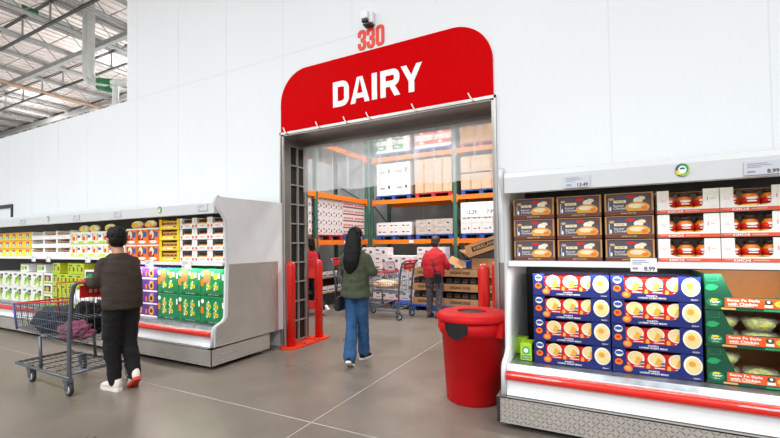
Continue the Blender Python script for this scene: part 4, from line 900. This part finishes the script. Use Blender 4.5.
# --- man in the brown sweater
pn = thing('person', (-4.17, 2.325, 0), rd(83), label='man in dark brown sweater and black trousers pushing the cart', cat='person')
SK = 'skin'
hc = (.0, .15, 1.49)
b = MB(); head(b, hc, 1.0); limb(b, [(0, .08, 1.33), (0, .135, 1.42)], [.052, .053])
torso(b, [(.88, .14, .1, 0, 0), (1.0, .14, .1, 0, .0), (1.2, .14, .09, 0, .04), (1.27, .115, .07, 0, .06), (1.34, .07, .05, 0, .075)], SK)
HIP = [(-.09, 0, .9), (.09, 0, .9)]
LG = [[(-.08, 0, .9), (-.06, .1, .5), (-.01, .13, .1)], [(.08, 0, .9), (.1, .1, .5), (.12, .02, .15)]]
AR = [[(-.135, .07, 1.262), (-.195, .06, 1.07), (-.205, .25, 1.08)], [(.135, .08, 1.262), (.18, .16, 1.08), (.2, .27, 1.085)]]
for lg in LG: limb(b, lg, [.075, .05, .036])
for ar in AR: limb(b, ar, [.045, .036, .028])
for i, s_ in ((0, -1), (1, 1)): hand(b, (s_*.2, .265, 1.095), (-.15*s_, .8, .1), (0, .1, -1), s_*1, 55)
fuse(b, 'body', SK, .006, pn, 3); face(pn, hc)
c = MB(); torso(c, [(.82, .172, .13, 0, -.005), (.86, .18, .135, 0, -.005), (1.0, .178, .135, 0, 0), (1.16, .18, .13, 0, .03), (1.25, .172, .115, 0, .055), (1.315, .125, .09, 0, .075), (1.355, .07, .07, 0, .09)], 'sweater')
for ar in AR: limb(c, ar, [.06, .056, .043], 'sweater')
fuse(c, 'sweater', 'sweater', .009, pn, 4, .008, 9)
c = MB(); torso(c, [(.95, .15, .11, 0, 0), (.88, .16, .12, 0, 0), (.82, .165, .12, 0, .01)], 'black_cloth')
for lg in LG: limb(c, lg, [.09, .076, .06], 'black_cloth')
fuse(c, 'trousers', 'black_cloth', .009, pn, 4, .009, 8)
hr = MB().ball((hc[0], hc[1]-.02, hc[2]+.045), (.087, .098, .092), 'hair', 20, 14).ball((hc[0], hc[1]-.045, hc[2]-.0), (.08, .07, .085), 'hair', 16, 12).ball((hc[0], hc[1]+.045, hc[2]+.095), (.06, .05, .035), 'hair', 12, 8)
fuse(hr, 'hair', 'hair', .006, pn, 2, .007, 38)
shoe(pn, (-.01, .13, .095), rd(8), 0, 'shoe_white', 'shoe_white'); shoe(pn, (.12, .02, .155), rd(-10), rd(-32), 'shoe_white', 'shoe_red')
# --- woman in olive with long hair
pw = thing('person', (-2.6, 4.1, 0), rd(11), label='woman with long black hair, olive top and blue jeans walking away', cat='person')
hc = (0, .03, 1.49); b = MB(); head(b, hc, .95); limb(b, [(0, .0, 1.33), (0, .02, 1.42)], [.05, .046])
torso(b, [(.86, .14, .1, 0, 0), (1.0, .125, .09, 0, .0), (1.18, .13, .085, 0, 0), (1.27, .12, .07, 0, 0), (1.33, .07, .045, 0, 0)], SK)
LG = [[(-.08, 0, .88), (-.05, -.0, .48), (-.015, -.17, .12)], [(.08, 0, .88), (.055, .09, .5), (.02, .2, .1)]]
AR = [[(-.138, .0, 1.25), (-.18, .05, 1.05), (-.12, .24, 1.1)], [(.138, .0, 1.25), (.225, .02, 1.06), (.1, .23, 1.16)]]
for lg in LG: limb(b, lg, [.075, .048, .034])
for ar in AR: limb(b, ar, [.042, .033, .025])
for i, s_ in ((0, -1), (1, 1)): hand(b, Vector(AR[i][2])+Vector((-.03*s_, .02, .01)), (-.5*s_, .6, .35), (-.3*s_, -.6, .6), s_*1, 40, .92)
fuse(b, 'body', 'skin_light', .006, pw, 3); face(pw, hc, .95)
c = MB(); torso(c, [(.785, .188, .14, 0, 0), (.84, .186, .138, 0, 0), (.95, .17, .122, 0, 0), (1.1, .162, .115, 0, 0), (1.24, .17, .105, 0, 0), (1.32, .12, .08, 0, 0), (1.36, .062, .062, 0, .0)], 'olive_cloth')
for ar in AR: limb(c, [ar[0], ar[1], Vector(ar[1]).lerp(Vector(ar[2]), .55)], [.06, .057, .048], 'olive_cloth')
fuse(c, 'blouse', 'olive_cloth', .009, pw, 4, .009, 9)
c = MB(); torso(c, [(.92, .14, .1, 0, 0), (.85, .155, .118, 0, 0), (.79, .16, .12, 0, 0)], 'denim')
limb(c, LG[0], [.086, .07, .078], 'denim'); limb(c, LG[1], [.086, .068, .074], 'denim')
fuse(c, 'jeans', 'denim', .009, pw, 4, .006, 11)
hr = MB().ball((0, .0, 1.54), (.086, .096, .088), 'hair', 20, 14)
hr.loft([((0, -.045, 1.57), (.07, 0, 0), (0, .05, 0)), ((0, -.06, 1.46), (.098, 0, 0), (0, .062, 0)), ((-.005, -.085, 1.33), (.104, 0, 0), (0, .058, 0)), ((-.015, -.105, 1.22), (.1, 0, 0), (0, .05, 0)), ((-.02, -.11, 1.14), (.085, 0, 0), (0, .035, 0)), ((-.03, -.115, 1.07), (.03, 0, 0), (0, .012, 0))], 'hair', 20)
fuse(hr, 'hair', 'hair', .006, pw, 2, .003, 60)
shoe(pw, (-.015, -.17, .125), rd(10), rd(-28), 'black_cloth', 'shoe_white', .255); shoe(pw, (.02, .2, .085), rd(-8), rd(-4), 'black_cloth', 'shoe_white', .255)
bgm = thing('handbag', (-2.735, 3.95, .62), label='small black handbag at the left hip of the woman in olive', cat='bag')
part(MB().bbox(-.022, .04, -.07, .07, .02, .19, 'black', .02), 'bag_body', bgm); part(MB().tube([(.01, -.07, .18), (.018, -.04, .5), (.02, .04, .5), (.01, .07, .18)], .007, 'black', 6), 'strap', bgm)
# --- shopper in red by the egg crates
pr_ = thing('person', (-2.83, 7.22, 0), rd(-6), label='shopper in red sweater and speckled trousers facing the organic egg crates', cat='person')
hc = (0, .12, 1.43); b = MB(); head(b, hc, .95); limb(b, [(0, .06, 1.27), (0, .1, 1.36)], [.055, .05])
torso(b, [(.82, .15, .12, 0, 0), (1.0, .15, .11, 0, .0), (1.18, .16, .11, 0, .03), (1.27, .12, .08, 0, .06)], SK)
LG = [[(-.09, 0, .82), (-.1, .03, .45), (-.1, .0, .1)], [(.09, 0, .82), (.1, .03, .45), (.1, -.03, .1)]]
AR = [[(-.16, .04, 1.165), (-.25, .06, .97), (-.16, .27, .93)], [(.16, .04, 1.165), (.26, .06, .97), (.17, .27, .93)]]
for lg in LG: limb(b, lg, [.08, .055, .038])
for ar in AR: limb(b, ar, [.045, .036, .027])
for i, s_ in ((0, -1), (1, 1)): hand(b, Vector(AR[i][2])+Vector((-.02*s_, .03, .0)), (-.3*s_, .8, .1), (-.6*s_, .1, -.6), s_*1, 30, .95)
fuse(b, 'body', 'skin_light', .0065, pr_, 3); face(pr_, hc, .95)
c = MB(); torso(c, [(.77, .205, .16, 0, 0), (.82, .215, .165, 0, 0), (.95, .21, .155, 0, 0), (1.1, .21, .145, 0, .015), (1.2, .19, .125, 0, .035), (1.27, .12, .09, 0, .06), (1.31, .065, .065, 0, .075)], 'red_cloth')
for ar in AR: limb(c, ar, [.072, .066, .05], 'red_cloth')
fuse(c, 'sweater', 'red_cloth', .01, pr_, 4, .008, 8)
c = MB(); torso(c, [(.85, .175, .14, 0, 0), (.76, .18, .14, 0, 0)], 'pattern_cloth')
for lg in LG: limb(c, lg, [.1, .07, .055], 'pattern_cloth')
fuse(c, 'trousers', 'pattern_cloth', .01, pr_, 4, .006, 9)
hr = MB().ball((0, .105, 1.465), (.085, .098, .09), 'hair_brown', 20, 14).ball((0, .07, 1.41), (.078, .07, .085), 'hair_brown', 16, 12); fuse(hr, 'hair', 'hair_brown', .008, pr_, 2, .004, 50)
for x, y in ((-.1, 0), (.1, -.03)): shoe(pr_, (x, y, .095), rd(6 if x < 0 else -6), 0, 'shoe_brown', 'dark_metal', .25)
part(MB().tube([(.06, .05, 1.31), (.045, -.115, 1.1), (.09, -.165, .95), (.15, -.165, .84)], .011, 'black', 6), 'strap', pr_); part(MB().bbox(.1, .24, -.2, -.155, .68, .86, 'black', .015), 'waist_pouch', pr_)
# --- person half hidden behind the left bollards
pd = thing('person', (-5.2, 6.52, 0), rd(80), label='person with black hair and red vest half hidden behind the left bollards', cat='person')
hc = (0, .06, 1.46); b = MB(); head(b, hc, .95); limb(b, [(0, .02, 1.3), (0, .05, 1.4)], [.052, .048])
torso(b, [(.84, .14, .1, 0, 0), (1.0, .13, .09, 0, .0), (1.2, .15, .1, 0, .01), (1.3, .1, .07, 0, .02)], SK)
LG = [[(-.085, 0, .86), (-.1, .12, .48), (-.1, .14, .1)], [(.085, 0, .86), (.1, .02, .48), (.1, -.3, .16)]]
AR = [[(-.155, .0, 1.215), (-.23, -.06, 1.0), (-.2, .1, .82)], [(.155, .0, 1.215), (.22, .02, 1.0), (.17, .2, .86)]]
for lg in LG: limb(b, lg, [.075, .05, .036])
for ar in AR: limb(b, ar, [.043, .034, .026])
for i, s_ in ((0, -1), (1, 1)): hand(b, AR[i][2], (0, .5, -.85), (-s_, 0, 0), s_*1, 25, .93)
fuse(b, 'body', SK, .0065, pd, 3); face(pd, hc, .95)
c = MB(); torso(c, [(.8, .18, .13, 0, 0), (.95, .175, .13, 0, 0), (1.12, .18, .125, 0, .0), (1.24, .17, .11, 0, .01), (1.31, .07, .07, 0, .02)], 'red_cloth'); fuse(c, 'vest', 'red_cloth', .01, pd, 4, .006, 9)
c = MB()
for ar in AR: limb(c, [ar[0], ar[1], Vector(ar[1]).lerp(Vector(ar[2]), .75)], [.068, .056, .045], 'black_cloth')
fuse(c, 'sleeves', 'black_cloth', .01, pd, 4, .006, 9)
c = MB(); torso(c, [(.9, .16, .115, 0, 0), (.8, .17, .125, 0, 0)], 'black_cloth')
for lg in LG: limb(c, lg, [.095, .068, .055], 'black_cloth')
fuse(c, 'trousers', 'black_cloth', .01, pd, 4, .007, 9)
hr = MB().ball((0, .045, 1.5), (.086, .1, .09), 'hair', 20, 14).loft([((0, -.03, 1.53), (.075, 0, 0), (0, .05, 0)), ((0, -.045, 1.4), (.085, 0, 0), (0, .05, 0)), ((0, -.05, 1.3), (.05, 0, 0), (0, .03, 0))], 'hair', 16); fuse(hr, 'hair', 'hair', .008, pd, 2, .004, 50)
shoe(pd, (-.1, .14, .095), 0, 0, 'shoe_white', 'shoe_white', .27); shoe(pd, (.1, -.3, .165), 0, rd(-35), 'shoe_white', 'shoe_white', .27)

# ------------------------------------------------------------------ light
wd = bpy.data.worlds.new('World'); S.world = wd; wd.use_nodes = True
bgn = wd.node_tree.nodes['Background']; bgn.inputs['Color'].default_value = (.92, .96, 1, 1); bgn.inputs['Strength'].default_value = .62
def area(name, loc, rot, sx, sy, power, col=(.955, .98, 1)):
    l = bpy.data.lights.new(name, 'AREA'); l.shape = 'RECTANGLE'; l.size = sx; l.size_y = sy; l.energy = power; l.color = col
    o = bpy.data.objects.new(name, l); COL.objects.link(o); o.location = loc; o.rotation_euler = rot; return o
for x in (-14, -8, -2, 4):
    for y in (-9.5, -5.5, -1.5): area('high_bay_lamp', (x, y, 7.2), (0, 0, 0), 1.6, 1.6, 195)
for x in (-22, -15, -9): area('roof_fill_light', (x, 8.5, 6.6), (pi, 0, 0), 1.2, 1.2, 50); area('roof_fill_light', (x, 2.5, 6.6), (pi, 0, 0), 1.2, 1.2, 50)  # unseen upward fill lights, added to brighten the roof deck and joists
for x in (-14, -22): area('high_bay_lamp', (x, 9, 7.2), (0, 0, 0), 1.6, 1.6, 260)
for x in (-5.0, -1.2): area('cold_room_lamp', (x, 7.0, 5.3), (0, 0, 0), 1.8, .5, 190, (1, .97, .93))
for xa, xb, z, p in ((-.6, 1.95, 1.86, 110), (-6.35, -4.05, 1.86, 90), (-13, -6.45, 1.86, 170)):
    area('case_lamp', ((xa+xb)/2, 3.30, z), (rd(28), 0, 0), xb-xa, .05, p, (1, .96, .88))
area('case_lamp', (-5.2, 3.37, 1.165), (rd(10), 0, 0), 2.3, .03, 14, (1, .95, .85)); area('case_lamp', (-9.5, 3.37, 1.27), (rd(10), 0, 0), 6, .03, 9, (1, .95, .85)); area('case_lamp', (.7, 3.37, 1.21), (rd(10), 0, 0), 2.5, .03, 16, (1, .95, .88))

# ------------------------------------------------------------------ camera
cd = bpy.data.cameras.new('camera'); co = bpy.data.objects.new('camera', cd); COL.objects.link(co); S.camera = co
cd.sensor_width = 36; cd.lens = 405.56/780*36; cd.shift_y = (233.19-219)/780; cd.clip_start = .05; cd.clip_end = 200
yaw, pit, rol = rd(27.4566), rd(1.4111), rd(.7415)
Rm = Matrix.Rotation(yaw, 3, 'Z') @ Matrix.Rotation(pit, 3, 'X') @ Matrix.Rotation(rol, 3, 'Y')
cam_axes = Matrix((Rm.col[0], Rm.col[2], -Rm.col[1])).transposed()
co.matrix_world = Matrix.Translation((0, 0, 1.42)) @ cam_axes.to_4x4()
vs_ = S.view_settings; vs_.view_transform = 'Standard'; vs_.look = 'None'; vs_.exposure = .27; vs_.gamma = 1
